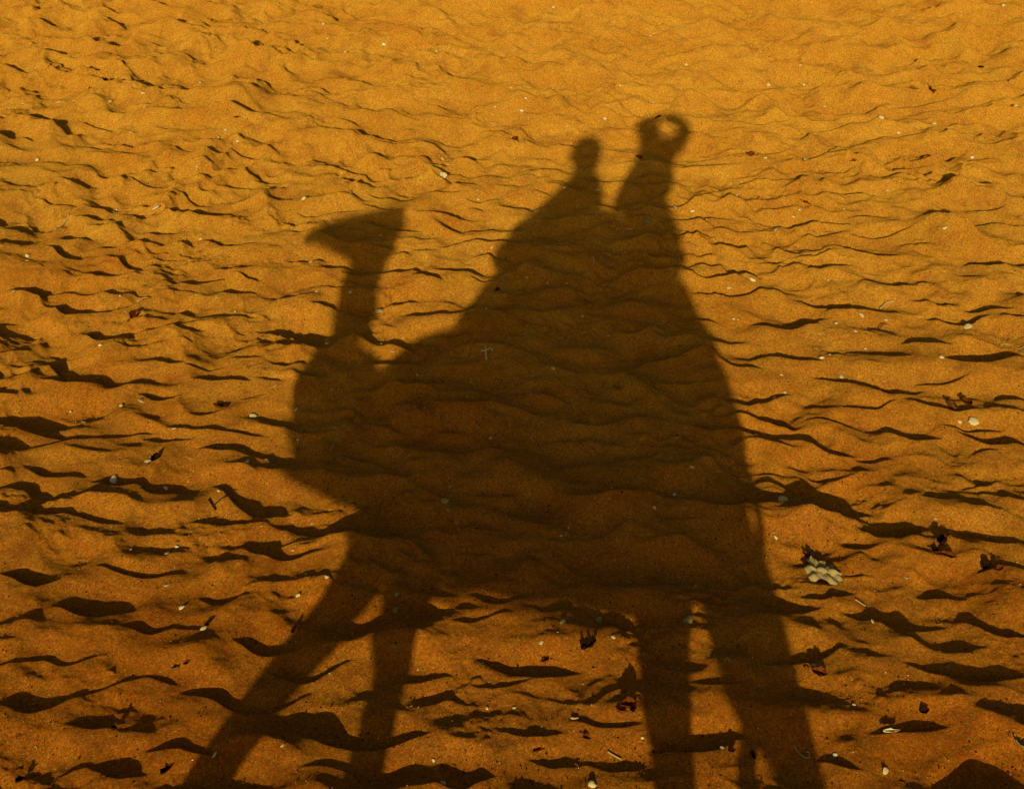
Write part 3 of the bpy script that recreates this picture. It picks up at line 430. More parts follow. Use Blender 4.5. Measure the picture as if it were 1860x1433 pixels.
([(2.15,9.119),(2.192,9.121),(2.234,9.122),(2.278,9.134),(2.322,9.145),(2.365,9.155),(2.409,9.165),(2.454,9.184),(2.5,9.204)],0.02),
([(0.496,8.829),(0.567,8.82),(0.637,8.81),(0.707,8.798),(0.777,8.779),(0.847,8.776),(0.919,8.807),(0.992,8.86),(1.066,8.914)],0.017),
([(1.439,9.036),(1.479,9.03),(1.519,9.024),(1.56,9.028),(1.601,9.033),(1.643,9.048),(1.687,9.079),(1.733,9.127),(1.78,9.175)],0.02),
([(-4.531,8.296),(-4.487,8.27),(-4.444,8.246),(-4.404,8.23),(-4.365,8.214),(-4.325,8.196),(-4.284,8.177),(-4.248,8.167),(-4.211,8.157)],0.02),
([(-4.402,9.61),(-4.366,9.576),(-4.329,9.542),(-4.297,9.517),(-4.266,9.497),(-4.237,9.483),(-4.21,9.473),(-4.186,9.47),(-4.162,9.468)],0.02),
([(-4.182,7.803),(-4.135,7.789),(-4.089,7.774),(-4.047,7.769),(-4.005,7.765),(-3.964,7.763),(-3.923,7.761),(-3.886,7.768),(-3.849,7.775)],0.02),
([(-3.631,7.917),(-3.606,7.897),(-3.581,7.877),(-3.558,7.861),(-3.536,7.849),(-3.516,7.842),(-3.498,7.84),(-3.482,7.843),(-3.466,7.846)],0.02),
([(-3.175,7.981),(-3.14,7.949),(-3.104,7.917),(-3.071,7.893),(-3.04,7.874),(-3.01,7.858),(-2.98,7.844),(-2.953,7.837),(-2.925,7.83)],0.02),
([(-3.675,8.495),(-3.659,8.487),(-3.642,8.478),(-3.627,8.473),(-3.612,8.47),(-3.598,8.466),(-3.584,8.466),(-3.571,8.468),(-3.558,8.469)],0.02),
([(-2.963,8.842),(-2.949,8.832),(-2.934,8.822),(-2.921,8.815),(-2.908,8.811),(-2.895,8.806),(-2.883,8.805),(-2.871,8.806),(-2.859,8.806)],0.02),
([(-4.848,7.966),(-4.832,7.953),(-4.816,7.94),(-4.802,7.93),(-4.788,7.922),(-4.775,7.915),(-4.763,7.91),(-4.752,7.908),(-4.742,7.905)],0.02),
([(-4.557,7.56),(-4.53,7.558),(-4.502,7.555),(-4.477,7.558),(-4.452,7.563),(-4.427,7.567),(-4.403,7.572),(-4.381,7.583),(-4.359,7.594)],0.02),
([(-5.469,9.129),(-5.45,9.118),(-5.432,9.107),(-5.416,9.099),(-5.4,9.093),(-5.385,9.088),(-5.371,9.085),(-5.358,9.085),(-5.345,9.085)],0.02),
([(-3.84,8.201),(-3.81,8.191),(-3.78,8.181),(-3.752,8.177),(-3.724,8.174),(-3.697,8.171),(-3.67,8.169),(-3.646,8.173),(-3.621,8.178)],0.02),
([(-2.542,7.913),(-2.524,7.905),(-2.506,7.897),(-2.488,7.892),(-2.472,7.89),(-2.455,7.887),(-2.439,7.886),(-2.423,7.889),(-2.408,7.892)],0.02),
([(-3.04,8.487),(-3.01,8.468),(-2.98,8.45),(-2.952,8.439),(-2.925,8.428),(-2.898,8.418),(-2.871,8.408),(-2.845,8.405),(-2.82,8.402)],0.02),
([(-5.189,9.317),(-5.164,9.295),(-5.139,9.274),(-5.117,9.258),(-5.095,9.243),(-5.074,9.229),(-5.054,9.216),(-5.035,9.209),(-5.017,9.202)],0.02),
([(-5.028,10.179),(-5.003,10.158),(-4.979,10.137),(-4.957,10.122),(-4.936,10.108),(-4.915,10.095),(-4.894,10.084),(-4.876,10.078),(-4.858,10.072)],0.02),
([(-3.51,9.046),(-3.495,9.029),(-3.479,9.013),(-3.465,8.999),(-3.451,8.989),(-3.438,8.978),(-3.425,8.97),(-3.413,8.966),(-3.402,8.961)],0.02),
([(-4.405,10.192),(-4.385,10.176),(-4.365,10.161),(-4.347,10.15),(-4.329,10.142),(-4.312,10.133),(-4.295,10.127),(-4.28,10.125),(-4.265,10.123)],0.02),
([(-5.038,8.99),(-5.027,8.987),(-5.016,8.984),(-5.006,8.981),(-4.996,8.981),(-4.987,8.982),(-4.979,8.986),(-4.972,8.99),(-4.965,8.995)],0.02),
([(-2.174,8.784),(-2.16,8.771),(-2.145,8.758),(-2.132,8.747),(-2.118,8.739),(-2.105,8.731),(-2.092,8.725),(-2.08,8.722),(-2.068,8.719)],0.02),
([(-1.797,8.931),(-1.783,8.92),(-1.77,8.908),(-1.757,8.899),(-1.744,8.892),(-1.731,8.886),(-1.719,8.882),(-1.707,8.88),(-1.695,8.878)],0.02),
([(-1.73,8.734),(-1.706,8.723),(-1.682,8.712),(-1.659,8.707),(-1.635,8.703),(-1.612,8.699),(-1.59,8.696),(-1.568,8.699),(-1.546,8.702)],0.02),
([(-2.462,8.548),(-2.444,8.538),(-2.427,8.527),(-2.41,8.52),(-2.394,8.515),(-2.377,8.51),(-2.362,8.507),(-2.347,8.507),(-2.332,8.507)],0.02),
([(-2.153,8.236),(-2.087,8.215),(-2.024,8.202),(-1.966,8.215),(-1.908,8.23),(-1.847,8.233),(-1.786,8.231),(-1.729,8.248),(-1.672,8.273)],0.02),
([(-2.107,8.037),(-2.086,8.023),(-2.065,8.009),(-2.046,8.0),(-2.027,7.996),(-2.009,7.994),(-1.991,7.994),(-1.974,7.999),(-1.957,8.003)],0.02),
([(-1.863,8.011),(-1.831,8.004),(-1.8,7.996),(-1.77,7.996),(-1.74,7.997),(-1.711,8.0),(-1.683,8.007),(-1.656,8.022),(-1.629,8.038)],0.02),
([(-1.494,8.056),(-1.476,8.05),(-1.457,8.045),(-1.44,8.043),(-1.422,8.044),(-1.405,8.044),(-1.387,8.047),(-1.371,8.053),(-1.354,8.059)],0.02),
([(-0.739,8.367),(-0.716,8.346),(-0.693,8.326),(-0.671,8.31),(-0.648,8.301),(-0.627,8.3),(-0.607,8.305),(-0.586,8.316),(-0.566,8.326)],0.02),
([(-1.196,8.498),(-1.181,8.483),(-1.166,8.468),(-1.152,8.455),(-1.138,8.445),(-1.124,8.436),(-1.11,8.428),(-1.096,8.423),(-1.083,8.419)],0.02),
([(-1.318,8.546),(-1.302,8.534),(-1.285,8.523),(-1.27,8.515),(-1.254,8.509),(-1.239,8.503),(-1.224,8.499),(-1.209,8.499),(-1.194,8.498)],0.02),
([(-1.054,8.859),(-1.016,8.839),(-0.979,8.818),(-0.942,8.805),(-0.906,8.795),(-0.872,8.799),(-0.839,8.819),(-0.807,8.853),(-0.775,8.887)],0.017),
([(0.448,6.929),(0.475,6.912),(0.502,6.894),(0.529,6.89),(0.556,6.893),(0.584,6.901),(0.611,6.911),(0.64,6.934),(0.669,6.956)],0.036),
([(0.332,6.775),(0.342,6.774),(0.351,6.774),(0.361,6.773),(0.371,6.776),(0.38,6.779),(0.39,6.785),(0.4,6.791),(0.41,6.798)],0.021),
([(0.32,6.671),(0.34,6.663),(0.36,6.655),(0.38,6.653),(0.401,6.653),(0.422,6.656),(0.442,6.667),(0.463,6.685),(0.484,6.704)],0.025),
([(0.27,6.541),(0.309,6.508),(0.347,6.479),(0.385,6.474),(0.424,6.478),(0.462,6.486),(0.501,6.499),(0.54,6.527),(0.58,6.554)],0.029),
([(0.495,6.667),(0.52,6.637),(0.546,6.607),(0.572,6.586),(0.598,6.574),(0.624,6.57),(0.65,6.572),(0.677,6.581),(0.705,6.591)],0.027),
([(0.319,6.336),(0.339,6.328),(0.358,6.321),(0.378,6.319),(0.398,6.319),(0.418,6.318),(0.437,6.319),(0.457,6.325),(0.477,6.331)],0.022),
([(0.307,6.049),(0.322,6.045),(0.336,6.04),(0.351,6.038),(0.366,6.039),(0.38,6.039),(0.395,6.042),(0.41,6.047),(0.425,6.052)],0.021),
([(0.386,5.791),(0.397,5.79),(0.409,5.788),(0.42,5.788),(0.431,5.789),(0.443,5.791),(0.454,5.794),(0.466,5.799),(0.478,5.803)],0.016),
([(0.781,4.911),(0.794,4.909),(0.806,4.907),(0.818,4.905),(0.83,4.905),(0.843,4.904),(0.855,4.905),(0.868,4.905),(0.88,4.906)],0.008),
([(0.504,4.922),(0.519,4.918),(0.534,4.914),(0.549,4.913),(0.564,4.913),(0.579,4.912),(0.594,4.914),(0.609,4.917),(0.625,4.92)],0.017),
([(0.644,4.596),(0.654,4.592),(0.663,4.588),(0.672,4.584),(0.682,4.581),(0.691,4.578),(0.7,4.577),(0.71,4.575),(0.719,4.573)],0.008),
([(0.611,4.497),(0.642,4.487),(0.673,4.474),(0.704,4.46),(0.735,4.442),(0.766,4.43),(0.797,4.424),(0.829,4.426),(0.861,4.427)],0.018),
([(-1.981,5.026),(-1.971,5.022),(-1.96,5.017),(-1.95,5.014),(-1.941,5.013),(-1.931,5.012),(-1.923,5.013),(-1.914,5.015),(-1.906,5.017)],0.02),
([(-1.641,4.264),(-1.617,4.258),(-1.592,4.253),(-1.569,4.249),(-1.545,4.247),(-1.522,4.246),(-1.5,4.246),(-1.478,4.249),(-1.456,4.251)],0.011),
([(-1.391,4.442),(-1.367,4.431),(-1.344,4.421),(-1.321,4.412),(-1.298,4.405),(-1.276,4.397),(-1.253,4.389),(-1.231,4.384),(-1.209,4.379)],0.011),
([(-1.324,4.735),(-1.302,4.723),(-1.28,4.712),(-1.259,4.704),(-1.238,4.697),(-1.216,4.686),(-1.194,4.671),(-1.171,4.655),(-1.149,4.639)],0.014),
([(-1.429,4.249),(-1.4,4.246),(-1.371,4.242),(-1.343,4.241),(-1.315,4.241),(-1.288,4.244),(-1.262,4.253),(-1.237,4.266),(-1.212,4.28)],0.009),
([(-1.611,3.895),(-1.598,3.895),(-1.585,3.896),(-1.573,3.897),(-1.561,3.902),(-1.551,3.91),(-1.542,3.923),(-1.533,3.936),(-1.524,3.95)],0.021),
([(-1.549,3.709),(-1.525,3.709),(-1.501,3.709),(-1.478,3.71),(-1.455,3.712),(-1.432,3.717),(-1.411,3.725),(-1.391,3.736),(-1.37,3.748)],0.009),
([(-1.318,3.911),(-1.311,3.91),(-1.304,3.909),(-1.298,3.909),(-1.291,3.908),(-1.285,3.909),(-1.279,3.91),(-1.272,3.91),(-1.266,3.911)],0.008),
([(-1.735,8.005),(-1.727,8.002),(-1.718,8.0),(-1.709,7.998),(-1.701,7.999),(-1.692,8.0),(-1.685,8.004),(-1.677,8.008),(-1.669,8.012)],0.019),
([(-1.481,8.072),(-1.459,8.06),(-1.436,8.049),(-1.414,8.044),(-1.393,8.043),(-1.373,8.043),(-1.352,8.045),(-1.332,8.053),(-1.312,8.06)],0.02),
([(-0.982,7.874),(-0.941,7.878),(-0.9,7.882),(-0.859,7.894),(-0.819,7.907),(-0.779,7.922),(-0.739,7.937),(-0.699,7.96),(-0.659,7.983)],0.016),
([(-1.364,7.639),(-1.351,7.632),(-1.338,7.625),(-1.325,7.619),(-1.312,7.617),(-1.3,7.614),(-1.288,7.614),(-1.276,7.615),(-1.264,7.617)],0.02),
([(-1.069,7.646),(-1.055,7.642),(-1.041,7.639),(-1.028,7.638),(-1.015,7.64),(-1.002,7.641),(-0.989,7.645),(-0.976,7.651),(-0.963,7.657)],0.02),
([(-1.619,7.419),(-1.576,7.421),(-1.534,7.422),(-1.492,7.433),(-1.451,7.443),(-1.409,7.452),(-1.367,7.46),(-1.327,7.478),(-1.286,7.496)],0.02),
([(-1.262,7.403),(-1.232,7.392),(-1.202,7.382),(-1.173,7.381),(-1.146,7.39),(-1.12,7.405),(-1.094,7.423),(-1.068,7.447),(-1.043,7.471)],0.02),
([(-1.015,7.334),(-0.989,7.326),(-0.964,7.318),(-0.94,7.316),(-0.915,7.316),(-0.891,7.315),(-0.867,7.316),(-0.843,7.324),(-0.819,7.331)],0.02),
([(-1.196,7.0),(-1.173,6.993),(-1.149,6.987),(-1.127,6.985),(-1.105,6.987),(-1.083,6.993),(-1.062,7.002),(-1.042,7.016),(-1.021,7.03)],0.02),
([(-1.495,6.797),(-1.485,6.794),(-1.474,6.791),(-1.464,6.789),(-1.454,6.789),(-1.444,6.79),(-1.435,6.794),(-1.426,6.798),(-1.417,6.803)],0.021),
([(-1.084,6.664),(-1.071,6.659),(-1.058,6.655),(-1.046,6.652),(-1.034,6.651),(-1.022,6.65),(-1.01,6.651),(-0.998,6.654),(-0.986,6.656)],0.016),
([(-0.787,7.389),(-0.771,7.389),(-0.756,7.388),(-0.741,7.39),(-0.726,7.394),(-0.711,7.399),(-0.696,7.405),(-0.681,7.415),(-0.667,7.424)],0.02),
([(-1.227,7.316),(-1.217,7.306),(-1.206,7.297),(-1.196,7.289),(-1.186,7.283),(-1.176,7.278),(-1.166,7.275),(-1.157,7.273),(-1.148,7.272)],0.02),
([(-0.8,7.591),(-0.787,7.583),(-0.774,7.574),(-0.762,7.568),(-0.749,7.564),(-0.737,7.559),(-0.725,7.558),(-0.713,7.558),(-0.701,7.559)],0.02),
([(-0.685,4.594),(-0.653,4.576),(-0.621,4.559),(-0.589,4.547),(-0.559,4.54),(-0.529,4.535),(-0.499,4.532),(-0.469,4.534),(-0.44,4.535)],0.015),
([(-0.383,4.716),(-0.357,4.715),(-0.33,4.714),(-0.304,4.715),(-0.277,4.718),(-0.251,4.723),(-0.225,4.731),(-0.199,4.742),(-0.174,4.753)],0.009),
([(-0.125,4.722),(-0.114,4.72),(-0.103,4.717),(-0.092,4.716),(-0.081,4.715),(-0.07,4.714),(-0.059,4.715),(-0.049,4.716),(-0.038,4.717)],0.011),
([(-0.042,4.591),(-0.017,4.591),(0.009,4.591),(0.034,4.595),(0.06,4.605),(0.085,4.622),(0.111,4.641),(0.136,4.664),(0.162,4.686)],0.013),
([(-0.726,4.201),(-0.696,4.193),(-0.665,4.186),(-0.636,4.182),(-0.607,4.184),(-0.578,4.191),(-0.55,4.2),(-0.523,4.213),(-0.495,4.226)],0.012),
([(-0.33,4.364),(-0.311,4.348),(-0.291,4.332),(-0.272,4.322),(-0.254,4.319),(-0.236,4.32),(-0.218,4.322),(-0.2,4.326),(-0.182,4.33)],0.013),
([(-0.731,3.963),(-0.709,3.956),(-0.687,3.95),(-0.666,3.945),(-0.644,3.941),(-0.623,3.939),(-0.603,3.94),(-0.583,3.943),(-0.563,3.947)],0.008),
([(-0.706,3.77),(-0.689,3.771),(-0.672,3.772),(-0.656,3.774),(-0.639,3.776),(-0.623,3.778),(-0.606,3.781),(-0.59,3.785),(-0.574,3.789)],0.008),
([(0.144,4.122),(0.163,4.123),(0.182,4.124),(0.202,4.126),(0.221,4.129),(0.24,4.132),(0.26,4.135),(0.279,4.14),(0.299,4.144)],0.008),
([(-0.945,4.695),(-0.936,4.694),(-0.927,4.692),(-0.918,4.691),(-0.909,4.691),(-0.9,4.691),(-0.892,4.693),(-0.883,4.695),(-0.875,4.696)],0.012),
([(-1.079,4.54),(-1.049,4.539),(-1.018,4.537),(-0.988,4.538),(-0.959,4.54),(-0.929,4.542),(-0.899,4.545),(-0.87,4.551),(-0.841,4.557)],0.012),
([(0.302,4.939),(0.334,4.915),(0.365,4.897),(0.396,4.896),(0.427,4.9),(0.459,4.905),(0.49,4.909),(0.522,4.919),(0.554,4.929)],0.016),
([(0.009,4.952),(0.026,4.95),(0.044,4.948),(0.061,4.949),(0.078,4.95),(0.095,4.951),(0.113,4.953),(0.13,4.958),(0.147,4.962)],0.013),
([(-0.28,4.86),(-0.267,4.86),(-0.255,4.86),(-0.243,4.861),(-0.231,4.863),(-0.218,4.866),(-0.206,4.869),(-0.194,4.873),(-0.182,4.877)],0.01)]
#@TRACED
MK = np.zeros_like(H); TR = np.zeros_like(H)
for (pts, hh) in TRACED:
    pts = np.array(pts, float)
    xa, xb = pts[0, 0], pts[-1, 0]; W = xb - xa
    i0, i1 = int((xa - .16 - X0) / RES), int((xb + .16 - X0) / RES)
    j0, j1 = int((pts[:, 1].min() - .35 - Y0) / RES), int((pts[:, 1].max() + .45 - Y0) / RES)
    i0, j0 = max(i0, 0), max(j0, 0); i1, j1 = min(i1, NX), min(j1, NY)
    if i1 - i0 < 4 or j1 - j0 < 4: continue
    X = xs[0, i0:i1].astype(float); Yg = ys[j0:j1, 0].astype(float)[:, None]
    kn = 13; yc = np.convolve(np.pad(np.interp(X, pts[:, 0], pts[:, 1]), kn // 2, mode='edge'), np.ones(kn) / kn, mode='valid')
    tp = .06 + .22 * W; env = np.clip(np.minimum(X - xa + .05, xb + .05 - X) / tp, 0, 1); env = env * env * (3 - 2 * env)
    d = Yg - yc[None, :]
    yc = yc
    wl = 0.018 + 0.25 * hh; wf = .07 + 2.6 * hh; wn = .07 + 1.8 * hh
    s = np.clip(d / wl, 0, 1); s = s * s * (3 - 2 * s)
    prof = np.where(d < 0, .6 * np.exp(-(d / wn) ** 2), 1.5 * (1 - s) - .9 * np.exp(-(d / wf) ** 2))
    ex = np.clip(1 - np.clip((np.maximum(xa - X, X - xb) + .06) / .20, 0, 1), 0, 1); ex = ex * ex * (3 - 2 * ex)
    m_ = np.exp(-(np.where(d < 0, d / (wn * 1.1), d / (wf * 1.1))) ** 2) * ex[None, :]
    M_ = MK[j0:j1, i0:i1]; np.maximum(M_, m_.astype(np.float32), out=M_)
    TR[j0:j1, i0:i1] += (hh * env[None, :] * prof).astype(np.float32)
H *= 1 - .60 * MK
H += TR
del MK, TR

def hsample(x, y):
    fx = ((x - X0) / RES) % NX; fy = ((y - Y0) / RES) % NY
    ix = np.floor(fx).astype(np.int64); iy = np.floor(fy).astype(np.int64); ax = fx - ix; ay = fy - iy
    ix %= NX; iy %= NY; jx = (ix + 1) % NX; jy = (iy + 1) % NY
    return (H[iy, ix] * (1 - ax) + H[iy, jx] * ax) * (1 - ay) + (H[jy, ix] * (1 - ax) + H[jy, jx] * ax) * ay
def ground_z(x, y):
    """surface height where something rests (takes the crest lean into account)"""
    yy = y
    for _ in range(6): yy = y - KSHIFT * float(hsample(np.array([x]), np.array([yy]))[0])
    return float(hsample(np.array([x]), np.array([yy]))[0]) + float(zbase(x, y))

def build_ground():
    rows = [2.05]
    while rows[-1] < 12.6: rows.append(rows[-1] + .0045 + .0012 * (rows[-1] - 2.05))
    y = 12.6; dy = .02
    far = []
    while y < 900: y += dy; dy *= 1.045; far.append(y)
    near = []; y = 2.05; dy = .006
    while y > -1.5: y -= dy; dy = min(dy * 1.03, .035); near.append(y)
    while y > -500: y -= dy; dy *= 1.07; near.append(y)
    ry = np.array(near[::-1] + rows + far)
    NC = 1450
    u = list(np.linspace(-1, 1, NC)); o = []; du = 2.0 / NC; q = 1.0
    while q < 70: q += du; du *= 1.08; o.append(q)
    u = np.array([-v for v in o[::-1]] + u + o)
    sc = np.interp(ry, [-2, 2.0, 13, 40], [2.6, 2.6, 9.2, 9.2]); xc = np.interp(ry, [2, 12], [-.3, -1.2])
    X = xc[:, None] + u[None, :] * sc[:, None]; Y = np.repeat(ry[:, None], len(u), 1)
    h = hsample(X.ravel(), Y.ravel()).reshape(X.shape)
    dyl = np.gradient(ry)[:, None]; dxl = np.abs(np.gradient(u))[None, :] * sc[:, None]
    fade = np.clip(1.3 - np.maximum(dyl, dxl) / .25, 0, 1); h = h * fade
    dist = np.hypot(X, Y)
    big = .35 * np.sin(X * .11 + 1.3 * np.sin(Y * .07)) * np.clip((dist - 14) / 30, 0, 1) + 1.6 * np.sin(X * .021 + Y * .033) * np.clip((dist - 40) / 90, 0, 1)
    Z = h + zbase(X, Y) + big
    Y2 = Y + KSHIFT * h
    co = np.stack([X, Y2, Z], -1).reshape(-1, 3).astype(np.float32)
    nr, nc = X.shape
    idx = np.arange(nr * nc, dtype=np.int32).reshape(nr, nc)
    q = np.stack([idx[:-1, :-1], idx[:-1, 1:], idx[1:, 1:], idx[1:, :-1]], -1).reshape(-1, 4)
    me = bpy.data.meshes.new("ground")
    me.vertices.add(len(co)); me.vertices.foreach_set("co", co.ravel())
    me.loops.add(q.size); me.loops.foreach_set("vertex_index", q.ravel())
    me.polygons.add(len(q)); me.polygons.foreach_set("loop_start", np.arange(0, q.size, 4, dtype=np.int32))
    me.polygons.foreach_set("use_smooth", np.ones(len(q), bool))
    me.update(calc_edges=True)
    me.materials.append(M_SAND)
    ob = bpy.data.objects.new("sand_ground", me); C.collection.objects.link(ob)
    ob["kind"] = "structure"
    return ob
build_ground()

# ---------------------------------------------------------------- mesh helpers
def new_obj(name, verts, faces, m, parent=None, smooth=True):
    me = bpy.data.meshes.new(name); me.from_pydata([tuple(v) for v in verts], [], faces); me.update()
    if smooth: me.polygons.foreach_set("use_smooth", [True] * len(me.polygons))
    me.materials.append(m)
    ob = bpy.data.objects.new(name, me); C.collection.objects.link(ob)
    if parent: ob.parent = parent
    return ob
def empty(name, loc, label, cat, group=None):
    o = bpy.data.objects.new(name, None); C.collection.objects.link(o); o.location = loc; o.empty_display_size = .1
    o["label"] = label; o["category"] = cat
    if group: o["group"] = group
    return o
def tag(o, label, cat, group=None):
    o["label"] = label; o["category"] = cat
    if group: o["group"] = group
    return o
def spline(P, n):
    """Catmull-Rom through rows of P"""
    P = np.array(P, float); P = np.vstack([2 * P[0] - P[1], P, 2 * P[-1] - P[-2]]); out = []
    for i in range(1, len(P) - 2):
        for k in range(n):
            t = k / n; a, b, c, d = P[i - 1], P[i], P[i + 1], P[i + 2]
            out.append(.5 * ((2 * b) + (-a + c) * t + (2 * a - 5 * b + 4 * c - d) * t * t + (-a + 3 * b - 3 * c + d) * t ** 3))
    out.append(P[-2]); return np.array(out)
def tube(V, F, secs, n=5, seg=20, side=(0, 1, 0)):
    """secs rows: x,y,z,a,b: a half-height across the path, b half-width along 'side'"""
    S = spline(secs, n); S[:, 3:] = np.maximum(S[:, 3:], .002); c = S[:, :3]; T = np.gradient(c, axis=0); T /= np.linalg.norm(T, axis=1)[:, None] + 1e-9
    side = np.array(side, float); base = len(V); ns = len(S)
    for i in range(ns):
        sd = side - T[i] * (side @ T[i]); sd /= np.linalg.norm(sd) + 1e-9; nn = np.cross(T[i], sd)
        for k in range(seg):
            th = 2 * math.pi * k / seg
            V.append(c[i] + nn * S[i, 3] * math.cos(th) + sd * S[i, 4] * math.sin(th))
    for i in range(ns - 1):
        for k in range(seg):
            a = base + i * seg + k; b = base + i * seg + (k + 1) % seg
            F.append((a, b, b + seg, a + seg))
    for i, rev in ((0, 1), (ns - 1, 0)):
        V.append(c[i] + T[i] * (-1 if rev else 1) * min(S[i, 3], S[i, 4]) * .5); ci = len(V) - 1
        for k in range(seg):
            a = base + i * seg + k; b = base + i * seg + (k + 1) % seg
            F.append((b, a, ci) if rev else (a, b, ci))
def ball(V, F, c, r, seg=16):
    """ellipsoid, r = (rx, ry, rz)"""
    base = len(V); R = seg // 2
    for i in range(1, R):
        ph = math.pi * i / R
        for k in range(seg):
            th = 2 * math.pi * k / seg
            V.append(np.array(c) + np.array([r[0] * math.sin(ph) * math.cos(th), r[1] * math.sin(ph) * math.sin(th), r[2] * math.cos(ph)]))
    for i in range(R - 2):
        for k in range(seg):
            a = base + i * seg + k; b = base + i * seg + (k + 1) % seg
            F.append((a, a + seg, b + seg, b))
    V.append(np.array(c) + np.array([0, 0, r[2]])); t = len(V) - 1
    V.append(np.array(c) - np.array([0, 0, r[2]])); l = len(V) - 1
    for k in range(seg):
        F.append((base + k, base + (k + 1) % seg, t)); q = base + (R - 2) * seg
        F.append((q + (k + 1) % seg, q + k, l))
def settle(V):
    """stoop the camel: trunk and upper legs a little lower, fore end a little further forward"""
    def ss(a, b, v):
        t = min(1, max(0, (v - a) / (b - a))); return t * t * (3 - 2 * t)
    out = []
    for v in V:
        x, y, z = float(v[0]), float(v[1]), float(v[2])
        out.append((x - .100 * ss(-.7, -1.40, x) * (1 - .55 * ss(1.95, 2.2, z)) * (1 - .45 * ss(1.2, .95, z)) + .025 * ss(.4, .6, x) * ss(.4, .8, z) * ss(1.4, 1.1, z), y,
                    z - .098 * ss(1.82, 1.5, z) * ss(.05, .8, z) - .018 * ss(-1.3, -1.6, x) * ss(1.9, 2.1, z)))
    return out
def fuse(name, V, F, vox, m, parent=None, smooth=6):
    """one continuous skin round overlapping volumes"""
    o = new_obj(name, V, F, m)
    r = o.modifiers.new("r", 'REMESH'); r.mode = 'VOXEL'; r.voxel_size = vox; r.use_smooth_shade = True
    s = o.modifiers.new("s", 'SMOOTH'); s.iterations = smooth; s.factor = .5
    dg = bpy.context.evaluated_depsgraph_get(); me = bpy.data.meshes.new_from_object(o.evaluated_get(dg))
    o.modifiers.clear(); old = o.data; o.data = me; me.name = name; bpy.data.meshes.remove(old)
    if not me.materials: me.materials.append(m)
    me.polygons.foreach_set("use_smooth", [True] * len(me.polygons))
    if parent: o.parent = parent
    return o
#@OBJECTS
M_CAMEL = mat("camel_coat", (0.42, 0.26, 0.13), 0.9, 6, .25, .5, 120, .1)
M_DARKHAIR = mat("dark_hair", (0.10, 0.055, 0.03), 0.85, 40, .3, .6, 150, .1)
M_HORN = mat("horn", (0.09, 0.07, 0.05), 0.6)
M_EYE = mat("eye", (0.02, 0.012, 0.01), 0.1, spec=.6)
M_BLANKET = mat("woven_blanket", (0.35, 0.07, 0.04), 0.95, 30, .35, .7, 260, .1)
M_WOOD = mat("saddle_wood", (0.22, 0.12, 0.06), 0.6, 18, .3, .3, 60)
M_ROPE = mat("rope", (0.45, 0.36, 0.22), 0.9, 80, .3, .8, 300)
M_SKIN = mat("skin", (0.45, 0.24, 0.15), 0.55, 14, .08)
M_SHIRT = mat("light_shirt", (0.60, 0.58, 0.52), 0.9, 9, .08, .4, 90, .1)
M_SHIRT2 = mat("blue_shirt", (0.12, 0.20, 0.35), 0.9, 9, .1, .4, 90, .1)
M_TROUSER = mat("trousers", (0.10, 0.10, 0.12), 0.9, 12, .12, .4, 90, .1)
M_HAIR = mat("hair", (0.03, 0.02, 0.015), 0.5, 40, .3, .6, 200)
M_BLACK = mat("camera_black", (0.02, 0.02, 0.022), 0.4)
M_GLASS = mat("lens_glass", (0.01, 0.01, 0.02), 0.05, spec=.8)
M_SHOE = mat("shoe_leather", (0.07, 0.04, 0.025), 0.5)

